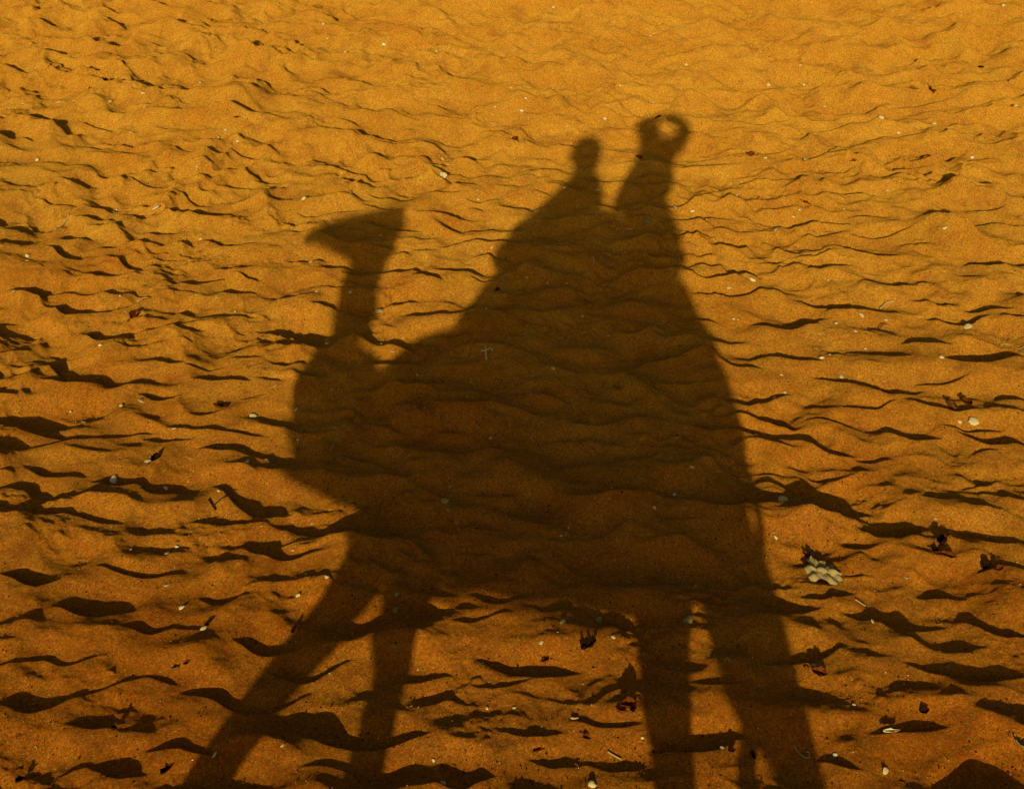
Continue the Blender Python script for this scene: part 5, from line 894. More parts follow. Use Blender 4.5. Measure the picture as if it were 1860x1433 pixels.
#@DEBRIS
PEBBLES = [  # x, y, size in metres, tone, kind, label
(-0.016, 3.308, 0.0197, 'c', 'pebble', 'small cream pebble on the sand above right of the star-shaped leaf'),
(-0.289, 3.228, 0.0195, 'c', 'shell_chip', 'small cream shell chip lying left of the star-shaped leaf, nearest'),
(-0.231, 3.291, 0.0109, 'c', 'pebble', 'tiny cream pebble on the sand above left of the star-shaped leaf'),
(-0.219, 3.368, 0.0288, 'g', 'pebble', "pale grey chip just under the belly line of the camel's shadow"),
(-0.282, 3.169, 0.0129, 'c', 'shell_chip', 'tiny cream shell chip lying left of the star-shaped leaf, farthest'),
(-0.499, 3.12, 0.0086, 'c', 'shell_chip', "tiny cream shell chip on the sand right of the straight fore leg's shadow"),
(-0.234, 3.07, 0.019, 'c', 'pebble', 'small cream pebble on the sand below left of the star-shaped leaf'),
(-0.446, 2.88, 0.0123, 'c', 'pebble', "tiny cream pebble on the sand below right of the straight fore leg's shadow"),
(-0.349, 2.886, 0.0102, 'c', 'shell_chip', 'tiny cream shell chip on the sand below left of the star-shaped leaf'),
(-0.049, 2.573, 0.027, 'c', 'pebble', 'pale angular chip at the bottom edge between fore and hind leg shadows'),
(0.111, 2.801, 0.0121, 'c', 'pebble', 'tiny cream pebble on the sand below right of the rust leaf heap'),
(0.382, 2.793, 0.0141, 'w', 'shell_chip', 'bright white chip between the two hind leg shadows'),
(-0.081, 3.431, 0.0358, 'g', 'pebble', "greenish stone at the belly line of the camel's shadow"),
(0.271, 3.467, 0.0474, 'g', 'pebble', 'flat grey stone inside the shadow at the top of the hind leg'),
(-1.197, 3.47, 0.0256, 'c', 'shell_chip', "greenish pebble at the front edge of the fore leg's shadow"),
(-0.905, 3.458, 0.0229, 'g', 'pebble', 'upper greenish pebble in the shadow above the fore legs'),
(-0.893, 3.373, 0.0316, 'g', 'pebble', 'slanted grey chip in the shadow above the fore legs'),
(-0.84, 3.136, 0.0195, 'g', 'pebble', 'greenish pebble in the shadow of the straight fore leg'),
(-1.305, 3.52, 0.0142, 'c', 'shell_chip', 'tiny cream shell chip lying below the chest bulge of the shadow, farthest'),
(-1.294, 3.374, 0.0184, 'c', 'shell_chip', "small cream shell chip on the sand above left of the straight fore leg's shadow"),
(-1.733, 3.242, 0.0256, 'w', 'shell_chip', 'white triangular chip on the lower left sand'),
(-1.597, 3.127, 0.0272, 'c', 'pebble', 'pale ring-like shell beside a dark leaf on the lower left'),
(-1.843, 3.368, 0.0287, 'c', 'shell_chip', "small cream shell chip on the sand above left of the forward fore leg's shadow"),
(-0.736, 3.058, 0.0128, 'c', 'shell_chip', "tiny cream shell chip lying below the straight fore leg's shadow, nearest"),
(-1.047, 2.96, 0.0085, 'c', 'shell_chip', "tiny cream shell chip on the sand left of the straight fore leg's shadow"),
(-1.098, 2.567, 0.018, 'c', 'shell_chip', "small cream shell chip on the sand below right of the forward fore leg's shadow"),
(-0.591, 2.618, 0.0118, 'c', 'shell_chip', "tiny cream shell chip lying below the straight fore leg's shadow, farthest"),
(-0.538, 2.517, 0.0174, 'c', 'pebble', "small cream pebble on the sand below the straight fore leg's shadow"),
(-1.321, 2.51, 0.0221, 'c', 'shell_chip', "small cream shell chip on the sand below the forward fore leg's shadow"),
(-1.258, 3.045, 0.0175, 'c', 'shell_chip', "small cream shell chip on the sand above right of the forward fore leg's shadow"),
(0.707, 4.349, 0.0445, 'c', 'pebble', "round pale shell just right of the shadow of the camel's rump"),
(0.654, 4.051, 0.0225, 'c', 'pebble', 'small cream pebble on the sand above left of the torn cloth'),
(0.808, 4.307, 0.013, 'c', 'shell_chip', 'tiny cream shell chip on the sand above the torn cloth'),
(1.178, 3.849, 0.0197, 'c', 'shell_chip', 'small cream shell chip on the sand below left of the tall dark leaf'),
(0.992, 3.525, 0.0209, 'c', 'shell_chip', 'small cream shell chip on the sand below right of the torn cloth'),
(0.858, 3.057, 0.0128, 'c', 'shell_chip', "tiny cream shell chip on the sand below right of the trailing hind leg's shadow"),
(0.922, 2.757, 0.0244, 'c', 'shell_chip', 'round tan pebble near the bottom, right of the hind leg shadows'),
(0.764, 2.814, 0.0163, 'w', 'shell_chip', 'white pebble at the lower right edge of the hind leg shadows'),
(0.738, 3.249, 0.0176, 'c', 'pebble', "small cream pebble on the sand above right of the trailing hind leg's shadow"),
(1.212, 3.102, 0.0131, 'c', 'shell_chip', 'tiny cream shell chip on the sand above left of the lower right corner'),
(1.383, 4.301, 0.0213, 'c', 'shell_chip', 'small cream shell chip on the sand above the tall dark leaf'),
(1.653, 4.324, 0.019, 'c', 'shell_chip', 'tiny cream shell chip on the sand above right of the tall dark leaf'),
(-3.394, 7.035, 0.061, 'w', 'shell_chip', "bright cream pebble on the upper left sand beyond the camel's muzzle shadow"),
(-3.727, 7.101, 0.0208, 'c', 'pebble', 'tiny cream pebble on the sand below the paired brown leaves'),
(-3.314, 7.64, 0.0257, 'c', 'pebble', "tiny cream pebble on the sand above left of the camel muzzle's shadow"),
(-3.936, 6.234, 0.0271, 'c', 'pebble', "tiny cream pebble on the sand above the left edge's middle"),
(-3.903, 6.168, 0.0231, 'c', 'shell_chip', "tiny cream shell chip lying above the left edge's middle, farthest"),
(-2.554, 5.896, 0.0208, 'w', 'shell_chip', 'tiny white shell chip on the sand right of the curled leaf on the left'),
(-2.416, 5.806, 0.017, 'c', 'shell_chip', 'tiny cream shell chip on the sand right of the curled leaf on the left'),
(-2.959, 6.696, 0.0192, 'c', 'pebble', "tiny cream pebble on the sand left of the camel muzzle's shadow"),
(-3.778, 5.761, 0.0257, 'c', 'shell_chip', "tiny cream shell chip lying above the left edge's middle, nearest"),
(-3.141, 5.838, 0.0178, 'c', 'pebble', 'tiny cream pebble on the sand above left of the curled leaf on the left'),
(-3.003, 5.254, 0.0231, 'c', 'pebble', 'tiny cream pebble on the sand below left of the curled leaf on the left'),
(-2.905, 4.916, 0.0442, 'g', 'pebble', 'grey chip on the dim sand near the left edge'),
(-2.646, 6.68, 0.0189, 'c', 'shell_chip', "tiny cream shell chip on the sand left of the camel muzzle's shadow"),
(-3.059, 6.144, 0.0146, 'c', 'shell_chip', 'tiny cream shell chip lying above the curled leaf on the left, nearest'),
(-3.484, 6.876, 0.0161, 'c', 'shell_chip', 'tiny cream shell chip lying above the curled leaf on the left, farthest'),
(-2.565, 4.779, 0.0365, 'c', 'shell_chip', 'cream pebble pair-mate above the long dark crest on the left'),
(-2.647, 4.712, 0.0212, 'c', 'shell_chip', "tiny cream shell chip lying above left of the left's dark curled leaf, nearest"),
(-1.949, 4.741, 0.0408, 'c', 'shell_chip', 'round cream shell on the left sand beside the fan-shaped brown leaf'),
(-2.783, 4.563, 0.024, 'c', 'shell_chip', "small cream shell chip lying above left of the left's dark curled leaf, farthest"),
(-2.304, 4.249, 0.0335, 'c', 'shell_chip', 'rounded cream pebble touching the dark curled leaf on the left'),
(-2.414, 4.1, 0.0469, 'w', 'pebble', "longest white shell chip on the left sand, level with the camel's chest shadow"),
(-2.154, 4.085, 0.0324, 'w', 'shell_chip', 'white shell chip right below the dark curled leaf on the left'),
(-2.285, 4.532, 0.0202, 'c', 'shell_chip', "tiny cream shell chip on the sand above right of the left's dark curled leaf"),
(-1.825, 4.292, 0.0272, 'w', 'shell_chip', 'thin white chip right of the dark curled leaf on the left'),
(-2.607, 4.066, 0.0279, 'c', 'shell_chip', "small cream shell chip on the sand left of the left's dark curled leaf"),
(-1.935, 3.58, 0.0248, 'c', 'shell_chip', "small cream shell chip lying below the left's dark curled leaf, farthest"),
(-1.915, 3.638, 0.015, 'c', 'pebble', "tiny cream pebble on the sand below the left's dark curled leaf"),
(-2.097, 3.579, 0.0201, 'c', 'shell_chip', "small cream shell chip lying below the left's dark curled leaf, nearest"),
(-1.595, 3.822, 0.0176, 'c', 'shell_chip', 'tiny cream shell chip on the sand below left of the chest bulge of the shadow'),
(-2.373, 3.294, 0.0346, 'c', 'pebble', 'flat pale pebble near the left edge under a large hollow'),
(-1.877, 4.051, 0.0159, 'c', 'pebble', 'tiny cream pebble on the sand left of the chest bulge of the shadow'),
(-2.124, 4.325, 0.0139, 'c', 'shell_chip', "tiny cream shell chip on the sand right of the left's dark curled leaf"),
(-2.242, 3.716, 0.0129, 'c', 'shell_chip', "tiny cream shell chip on the sand below left of the left's dark curled leaf"),
(-2.907, 4.665, 0.0184, 'c', 'pebble', "tiny cream pebble on the sand above left of the left's dark curled leaf"),
(-1.749, 4.351, 0.0164, 'c', 'shell_chip', 'tiny cream shell chip on the sand above left of the chest bulge of the shadow'),
(0.857, 7.261, 0.0498, 'c', 'shell_chip', "round pale shell on the sand right of the rear rider's shadow"),
(1.928, 7.228, 0.0313, 'c', 'pebble', "small cream pebble on the sand below left of the right edge's dark leaf"),
(0.669, 6.533, 0.0387, 'c', 'pebble', "pale flat chip on the sand right of the saddle's shadow"),
(0.524, 6.413, 0.0311, 'w', 'shell_chip', "small white shell chip on the sand below right of the rear rider's back"),
(1.288, 6.176, 0.0307, 'c', 'shell_chip', 'small cream shell chip lying above left of the forked twig, nearest'),
(1.429, 6.168, 0.0307, 'c', 'pebble', 'small cream pebble on the sand above the forked twig'),
(1.884, 6.131, 0.0483, 'c', 'shell_chip', 'squarish pale chip near the right edge, above the crumpled brown leaf'),
(1.013, 5.673, 0.0286, 'c', 'pebble', 'small cream pebble lying below left of the forked twig, farthest'),
(1.057, 5.702, 0.0128, 'w', 'shell_chip', 'tiny white shell chip on the sand below left of the forked twig'),
(1.664, 5.742, 0.0327, 'c', 'pebble', 'small cream pebble on the sand above the crumpled leaf at the right edge'),
(1.104, 5.525, 0.0375, 'w', 'shell_chip', 'white splinter-shaped chip on the right sand'),
(1.721, 5.151, 0.0577, 'c', 'shell_chip', 'largest pale shell chip near the right edge, below the crumpled brown leaf'),
(1.651, 5.139, 0.0242, 'c', 'shell_chip', 'small cream shell chip on the sand below the crumpled leaf at the right edge'),
(0.794, 5.346, 0.0182, 'c', 'shell_chip', "tiny cream shell chip on the sand above right of the rump's shadow edge"),
(0.737, 5.306, 0.0271, 'c', 'pebble', "small cream pebble lying above right of the rump's shadow edge, nearest"),
(1.444, 5.757, 0.026, 'c', 'pebble', 'small cream pebble on the sand below right of the forked twig'),
(1.261, 6.392, 0.021, 'c', 'shell_chip', 'tiny cream shell chip lying above left of the forked twig, farthest'),
(0.781, 5.489, 0.0185, 'c', 'pebble', "tiny cream pebble lying above right of the rump's shadow edge, farthest"),
(0.57, 6.079, 0.0133, 'w', 'pebble', "tiny white pebble on the sand above the rump's shadow edge"),
(0.545, 6.088, 0.0133, 'w', 'shell_chip', "tiny white shell chip on the sand above the rump's shadow edge"),
(1.998, 6.839, 0.0188, 'c', 'shell_chip', "tiny cream shell chip on the sand below the right edge's dark leaf"),
(1.272, 5.842, 0.0196, 'c', 'pebble', 'tiny cream pebble lying below left of the forked twig, nearest'),
(1.131, 6.068, 0.0234, 'c', 'pebble', 'tiny cream pebble on the sand left of the forked twig'),
(1.326, 5.485, 0.0156, 'c', 'shell_chip', 'tiny cream shell chip on the sand below the forked twig'),
(1.137, 6.604, 0.0143, 'c', 'pebble', 'tiny cream pebble on the sand above left of the forked twig'),
(0.619, 4.904, 0.017, 'c', 'shell_chip', "tiny cream shell chip on the sand below right of the rump's shadow edge"),
(1.23, 5.976, 0.0166, 'c', 'shell_chip', 'tiny cream shell chip on the sand left of the forked twig'),
(-2.393, 7.233, 0.0318, 'c', 'pebble', "white pebble just above the muzzle of the camel's shadow"),
(-1.752, 6.818, 0.0335, 'c', 'shell_chip', "pale sliver inside the camel head's shadow"),
(-1.772, 6.077, 0.0308, 'c', 'shell_chip', "pale chip inside the camel neck's shadow"),
(-1.562, 5.943, 0.0634, 'g', 'pebble', "rounded grey stone on the right edge of the camel's neck shadow"),
(-1.365, 5.449, 0.0343, 'c', 'shell_chip', "round cream shell in the lit gap between the camel's neck shadow and its withers"),
(-1.454, 5.535, 0.0158, 'w', 'shell_chip', "tiny white shell chip lying right of the neck shadow's base, nearest"),
(-1.454, 5.838, 0.0164, 'c', 'shell_chip', "tiny cream shell chip on the sand above right of the neck shadow's base"),
(-2.119, 6.422, 0.018, 'c', 'shell_chip', "tiny cream shell chip lying below the camel muzzle's shadow, nearest"),
(-1.276, 5.491, 0.0125, 'w', 'shell_chip', "tiny white shell chip lying right of the neck shadow's base, farthest"),
(-1.76, 5.488, 0.0222, 'c', 'shell_chip', "tiny cream shell chip on the sand left of the neck shadow's base"),
(-1.985, 6.071, 0.0138, 'c', 'shell_chip', "tiny cream shell chip lying below the camel muzzle's shadow, farthest"),
(-0.671, 8.649, 0.0442, 'c', 'shell_chip', "pale chip between and above the two riders' shadows"),
(-0.392, 8.777, 0.0358, 'c', 'pebble', "small cream pebble on the sand above right of the front rider's head shadow"),
(-0.105, 8.916, 0.0272, 'c', 'pebble', "tiny cream pebble lying above left of the raised arm's shadow, nearest"),
(-0.381, 8.926, 0.0227, 'c', 'shell_chip', "tiny cream shell chip on the sand above right of the front rider's head shadow"),
(-0.401, 8.239, 0.0212, 'w', 'shell_chip', "tiny white shell chip on the sand right of the front rider's head shadow"),
(-0.516, 8.019, 0.0249, 'w', 'shell_chip', "tiny white shell chip on the sand below the front rider's head shadow"),
(-0.605, 7.632, 0.0199, 'w', 'pebble', "tiny white pebble on the sand below the front rider's head shadow"),
(-0.369, 7.666, 0.0319, 'c', 'shell_chip', "pale chip on the edge of the front rider's shadow"),
(-0.121, 7.148, 0.0451, 'c', 'shell_chip', "pale squarish chip inside the shadow of the rear rider's lap"),
(0.002, 7.215, 0.0569, 'g', 'pebble', "dull grey stone inside the shadow of the rear rider's lap"),
(0.3, 7.452, 0.0351, 'c', 'pebble', "small cream pebble lying below right of the rear rider's back, nearest"),
(0.179, 7.477, 0.0273, 'w', 'shell_chip', "tiny white shell chip on the sand below the rear rider's back"),
(-0.568, 6.891, 0.0183, 'c', 'shell_chip', "tiny cream shell chip lying below left of the rear rider's back, farthest"),
(0.393, 7.314, 0.023, 'c', 'pebble', "tiny cream pebble lying below right of the rear rider's back, farthest"),
(0.006, 7.411, 0.0194, 'c', 'shell_chip', "tiny cream shell chip lying below left of the rear rider's back, nearest"),
(-0.095, 8.58, 0.0175, 'c', 'shell_chip', "tiny cream shell chip on the sand left of the raised arm's shadow"),
(0.914, 9.679, 0.0489, 'w', 'shell_chip', "bright pale chip on the upper right sand above the rear rider's shadow"),
(1.21, 9.656, 0.0342, 'w', 'pebble', 'tiny white pebble on the sand left of the paired reddish leaves'),
(1.832, 9.201, 0.0379, 'c', 'shell_chip', 'small cream shell chip lying below left of the paired reddish leaves, nearest'),
(1.74, 8.947, 0.0416, 'c', 'shell_chip', 'small cream shell chip lying below left of the paired reddish leaves, farthest'),
(2.144, 8.959, 0.0327, 'c', 'pebble', 'tiny cream pebble on the sand below the paired reddish leaves'),
(1.86, 8.808, 0.0274, 'w', 'pebble', 'tiny white pebble on the sand below left of the paired reddish leaves'),
(1.962, 8.81, 0.0275, 'c', 'shell_chip', 'tiny cream shell chip on the sand below the paired reddish leaves'),
(2.251, 10.846, 0.0495, 'c', 'shell_chip', 'small cream shell chip lying above the paired reddish leaves, farthest'),
(3.062, 11.159, 0.0401, 'c', 'pebble', 'tiny cream pebble on the sand below left of the upper right corner'),
(2.253, 10.146, 0.026, 'c', 'shell_chip', 'tiny cream shell chip lying above the paired reddish leaves, nearest'),
(1.313, 8.338, 0.0346, 'c', 'shell_chip', 'small cream shell chip on the sand above left of the tiniest rust leaf'),
(2.334, 8.435, 0.0268, 'w', 'pebble', "tiny white pebble on the sand above the right edge's dark leaf"),
(0.986, 7.467, 0.0236, 'w', 'pebble', 'tiny white pebble lying below left of the right-hand rust leaf, farthest'),
(1.027, 7.518, 0.0198, 'w', 'pebble', 'tiny white pebble lying below left of the right-hand rust leaf, nearest'),
(1.324, 7.536, 0.0199, 'c', 'pebble', 'tiny cream pebble on the sand right of the right-hand rust leaf'),
(0.606, 7.717, 0.0201, 'w', 'shell_chip', 'tiny white shell chip on the sand below the round rust leaf on the right'),
(1.654, 7.847, 0.0249, 'c', 'pebble', 'tiny cream pebble on the sand below right of the tiniest rust leaf'),
(2.197, 8.042, 0.0257, 'c', 'pebble', "tiny cream pebble on the sand above the right edge's dark leaf"),
(2.301, 7.934, 0.0213, 'w', 'shell_chip', "tiny white shell chip on the sand above right of the right edge's dark leaf"),
(2.789, 9.219, 0.0437, 'c', 'pebble', 'small cream pebble on the sand right of the paired reddish leaves'),
(1.099, 8.023, 0.0292, 'c', 'shell_chip', 'tiny cream shell chip on the sand above the right-hand rust leaf'),
(1.345, 9.267, 0.0284, 'c', 'shell_chip', 'tiny cream shell chip on the sand above the tiniest rust leaf'),
(0.828, 8.254, 0.0256, 'c', 'pebble', 'tiny cream pebble on the sand right of the round rust leaf on the right'),
(0.228, 9.855, 0.0396, 'c', 'pebble', "small cream pebble on the sand above the raised arm's shadow"),
(1.177, 9.868, 0.0299, 'c', 'shell_chip', 'tiny cream shell chip on the sand left of the paired reddish leaves'),
(-5.55, 10.642, 0.0595, 'w', 'pebble', 'small white pebble on the sand right of the upper left corner'),
(-4.947, 10.262, 0.034, 'c', 'pebble', 'tiny cream pebble on the sand above the paired brown leaves'),
(-3.299, 9.036, 0.0388, 'c', 'shell_chip', 'small cream shell chip lying right of the paired brown leaves, farthest'),
(-3.298, 8.226, 0.0226, 'c', 'shell_chip', 'tiny cream shell chip lying below right of the paired brown leaves, farthest'),
(-3.325, 8.134, 0.0314, 'c', 'pebble', 'tiny cream pebble lying below right of the paired brown leaves, farthest'),
(-3.157, 8.088, 0.0266, 'w', 'pebble', "tiny white pebble on the sand above left of the camel muzzle's shadow"),
(-4.568, 7.645, 0.041, 'c', 'pebble', 'small cream pebble on the sand below left of the paired brown leaves'),
(-4.886, 8.692, 0.0453, 'c', 'shell_chip', 'small cream shell chip lying left of the paired brown leaves, nearest'),
(-4.699, 8.598, 0.0297, 'c', 'shell_chip', 'tiny cream shell chip on the sand below left of the paired brown leaves'),
(-4.399, 8.604, 0.0342, 'c', 'shell_chip', 'tiny cream shell chip lying below right of the paired brown leaves, nearest'),
(-4.154, 8.723, 0.039, 'c', 'pebble', 'small cream pebble lying right of the paired brown leaves, nearest'),
(-3.828, 9.131, 0.0249, 'c', 'pebble', 'tiny cream pebble lying right of the paired brown leaves, farthest'),
(-4.272, 8.837, 0.0346, 'c', 'shell_chip', 'tiny cream shell chip lying right of the paired brown leaves, nearest'),
(-3.795, 9.312, 0.0253, 'c', 'shell_chip', 'tiny cream shell chip lying right of the paired brown leaves, second nearest'),
(-3.026, 9.808, 0.0257, 'w', 'shell_chip', "tiny white shell chip on the sand left of the photo's top centre"),
(-2.962, 10.043, 0.0262, 'c', 'pebble', "tiny cream pebble lying left of the photo's top centre, nearest"),
(-3.06, 10.282, 0.0267, 'c', 'pebble', "tiny cream pebble lying left of the photo's top centre, farthest"),
(-4.036, 8.146, 0.0278, 'c', 'shell_chip', 'tiny cream shell chip lying below right of the paired brown leaves, second nearest'),
(-4.017, 8.411, 0.0236, 'c', 'pebble', 'tiny cream pebble lying below right of the paired brown leaves, nearest'),
(-3.631, 8.901, 0.0243, 'c', 'shell_chip', 'tiny cream shell chip lying right of the paired brown leaves, third nearest'),
(-5.154, 8.589, 0.0303, 'c', 'shell_chip', 'tiny cream shell chip lying left of the paired brown leaves, farthest'),
(-2.432, 9.987, 0.0411, 'w', 'pebble', "small white pebble on the sand below left of the photo's top centre"),
(-1.934, 9.842, 0.0251, 'c', 'pebble', "tiny cream pebble on the sand below left of the photo's top centre"),
(-1.31, 9.779, 0.0297, 'c', 'shell_chip', "tiny cream shell chip lying below the photo's top centre, farthest"),
(-1.274, 9.979, 0.0202, 'c', 'shell_chip', "tiny cream shell chip lying below the photo's top centre, nearest"),
(-1.191, 9.173, 0.0234, 'c', 'shell_chip', 'tiny cream shell chip on the sand above the central rust leaf'),
(-0.306, 9.295, 0.0235, 'c', 'pebble', "tiny cream pebble lying above left of the raised arm's shadow, farthest"),
(-1.047, 8.994, 0.023, 'w', 'pebble', 'tiny white pebble lying above the central rust leaf, farthest'),
(-1.066, 8.86, 0.0363, 'w', 'pebble', 'small white pebble lying above the central rust leaf, nearest'),
(-1.287, 8.913, 0.0229, 'c', 'shell_chip', 'tiny cream shell chip on the sand above left of the central rust leaf'),
(-1.576, 8.122, 0.034, 'c', 'pebble', 'small cream pebble lying left of the central rust leaf, farthest'),
(-1.502, 7.99, 0.0293, 'c', 'pebble', 'tiny cream pebble lying left of the central rust leaf, nearest'),
(-1.748, 8.032, 0.0169, 'c', 'shell_chip', "tiny cream shell chip on the sand above the camel ear's shadow"),
(-2.064, 10.251, 0.0261, 'c', 'shell_chip', "tiny cream shell chip lying below left of the photo's top centre, second nearest"),
(-2.73, 9.757, 0.0254, 'c', 'shell_chip', "tiny cream shell chip lying below left of the photo's top centre, farthest"),
(-0.024, 9.091, 0.023, 'c', 'shell_chip', "tiny cream shell chip on the sand above left of the raised arm's shadow"),
(-0.565, 11.007, 0.0328, 'c', 'pebble', "tiny cream pebble lying right of the photo's top centre, farthest"),
(-1.018, 10.879, 0.0326, 'c', 'pebble', "tiny cream pebble lying right of the photo's top centre, nearest"),
(-1.514, 10.466, 0.0211, 'c', 'shell_chip', "tiny cream shell chip lying below left of the photo's top centre, nearest"),
(-0.87, 10.151, 0.0255, 'c', 'shell_chip', "tiny cream shell chip on the sand below right of the photo's top centre"),
(-0.093, 10.323, 0.0206, 'w', 'shell_chip', "tiny white shell chip on the sand above the raised arm's shadow"),
(-2.481, 10.791, 0.0275, 'c', 'shell_chip', "tiny cream shell chip on the sand left of the photo's top centre"),
(-1.505, 7.75, 0.0736, 'c', 'shell_chip', "cream stone on the lit sand left of the front rider's shadow"),
(-1.216, 7.539, 0.0238, 'c', 'shell_chip', "tiny cream shell chip on the sand right of the camel ear's shadow"),
(-1.195, 7.451, 0.0197, 'c', 'pebble', "tiny cream pebble on the sand right of the camel ear's shadow"),
(-0.776, 7.539, 0.0197, 'c', 'shell_chip', 'tiny cream shell chip on the sand below the central rust leaf'),
(-0.766, 7.315, 0.0385, 'c', 'shell_chip', "rounded cream pebble at the front rider's arm shadow"),
(-1.517, 7.817, 0.0206, 'c', 'shell_chip', "tiny cream shell chip on the sand above right of the camel ear's shadow"),
(-1.06, 6.728, 0.0217, 'w', 'shell_chip', "tiny white shell chip on the sand below right of the camel ear's shadow"),
(-1.0, 6.765, 0.0182, 'c', 'pebble', "tiny cream pebble on the sand below right of the camel ear's shadow"),
(-0.347, 6.032, 0.0263, 'c', 'pebble', 'small cream pebble lying above right of the cross-shaped twig, farthest'),
(-0.591, 6.377, 0.0172, 'c', 'pebble', 'tiny cream pebble lying above right of the cross-shaped twig, nearest'),
(-0.728, 6.43, 0.0174, 'c', 'pebble', 'tiny cream pebble lying above the cross-shaped twig, farthest'),
(-0.47, 6.337, 0.0171, 'c', 'shell_chip', 'tiny cream shell chip on the sand above right of the cross-shaped twig'),
(-0.918, 5.973, 0.0165, 'c', 'pebble', 'tiny cream pebble lying above the cross-shaped twig, nearest'),
(-0.887, 5.227, 0.0119, 'c', 'shell_chip', 'tiny cream shell chip on the sand below left of the cross-shaped twig'),
(-0.455, 5.37, 0.0272, 'c', 'pebble', 'small cream pebble on the sand right of the cross-shaped twig'),
(-0.546, 5.111, 0.0233, 'g', 'pebble', 'small grey-green pebble on the sand below right of the cross-shaped twig'),
(-0.702, 4.688, 0.0193, 'c', 'shell_chip', 'tiny cream shell chip on the sand below the cross-shaped twig'),
(-0.869, 4.991, 0.0087, 'w', 'shell_chip', 'tiny white shell chip on the sand below the cross-shaped twig'),
(-0.177, 5.826, 0.0192, 'c', 'shell_chip', 'tiny cream shell chip on the sand right of the cross-shaped twig'),
(-0.831, 4.13, 0.0356, 'g', 'pebble', "greenish chip in the camel's shadow, the larger of a pair"),
(-0.804, 4.065, 0.0201, 'g', 'pebble', "smaller greenish chip in the camel's shadow, the lower of a pair"),
(0.221, 4.815, 0.039, 'g', 'pebble', "flat grey-green chip near the back edge of the camel's shadow"),
(-0.077, 4.319, 0.0103, 'w', 'shell_chip', "tiny white shell chip lying below left of the rump's shadow edge, farthest"),
(0.216, 4.369, 0.0156, 'w', 'shell_chip', "tiny white shell chip lying below left of the rump's shadow edge, nearest"),
(0.123, 4.195, 0.0177, 'c', 'shell_chip', "tiny cream shell chip on the sand below left of the rump's shadow edge"),
(-0.279, 3.953, 0.0147, 'c', 'pebble', 'tiny cream pebble on the sand above the star-shaped leaf'),
(-0.252, 4.026, 0.0099, 'c', 'shell_chip', 'tiny cream shell chip on the sand above the star-shaped leaf'),
(0.022, 3.804, 0.0071, 'w', 'pebble', 'tiny white pebble on the sand above the star-shaped leaf'),
(0.293, 4.538, 0.0214, 'c', 'pebble', "small cream pebble on the sand below left of the rump's shadow edge"),
(-1.747, 4.828, 0.0262, 'c', 'shell_chip', 'small cream shell chip on the sand above left of the bent grass stalk'),
(-1.901, 4.988, 0.024, 'c', 'shell_chip', 'small cream shell chip on the sand above right of the fan-shaped leaf on the left'),
(-1.401, 3.92, 0.0126, 'c', 'shell_chip', 'tiny cream shell chip lying below the chest bulge of the shadow, second nearest'),
(-1.483, 3.913, 0.0152, 'c', 'shell_chip', 'tiny cream shell chip lying below the chest bulge of the shadow, nearest'),
(-1.41, 3.676, 0.0097, 'c', 'shell_chip', 'tiny cream shell chip lying below the chest bulge of the shadow, third nearest'),
(-1.105, 3.783, 0.0389, 'b', 'pebble', 'brown pebble in the shadow of the top of the fore leg'),
(-1.604, 5.028, 0.0268, 'g', 'pebble', "small grey-green pebble on the sand below the neck shadow's base"),
(-1.659, 4.565, 0.014, 'c', 'pebble', 'tiny cream pebble on the sand left of the bent grass stalk'),
(-1.183, 5.221, 0.015, 'c', 'pebble', 'tiny cream pebble on the sand left of the cross-shaped twig'),
(0.512, 2.909, 0.0103, 'w', 'shell_chip', "tiny white shell chip on the sand below left of the trailing hind leg's shadow"),
(0.019, 8.854, 0.063, 'k', 'pebble', "small black pebble at the raised hand of the rear rider's shadow"),
(2.709, 10.114, 0.0627, 'k', 'pebble', 'small black pebble near the upper right corner')]
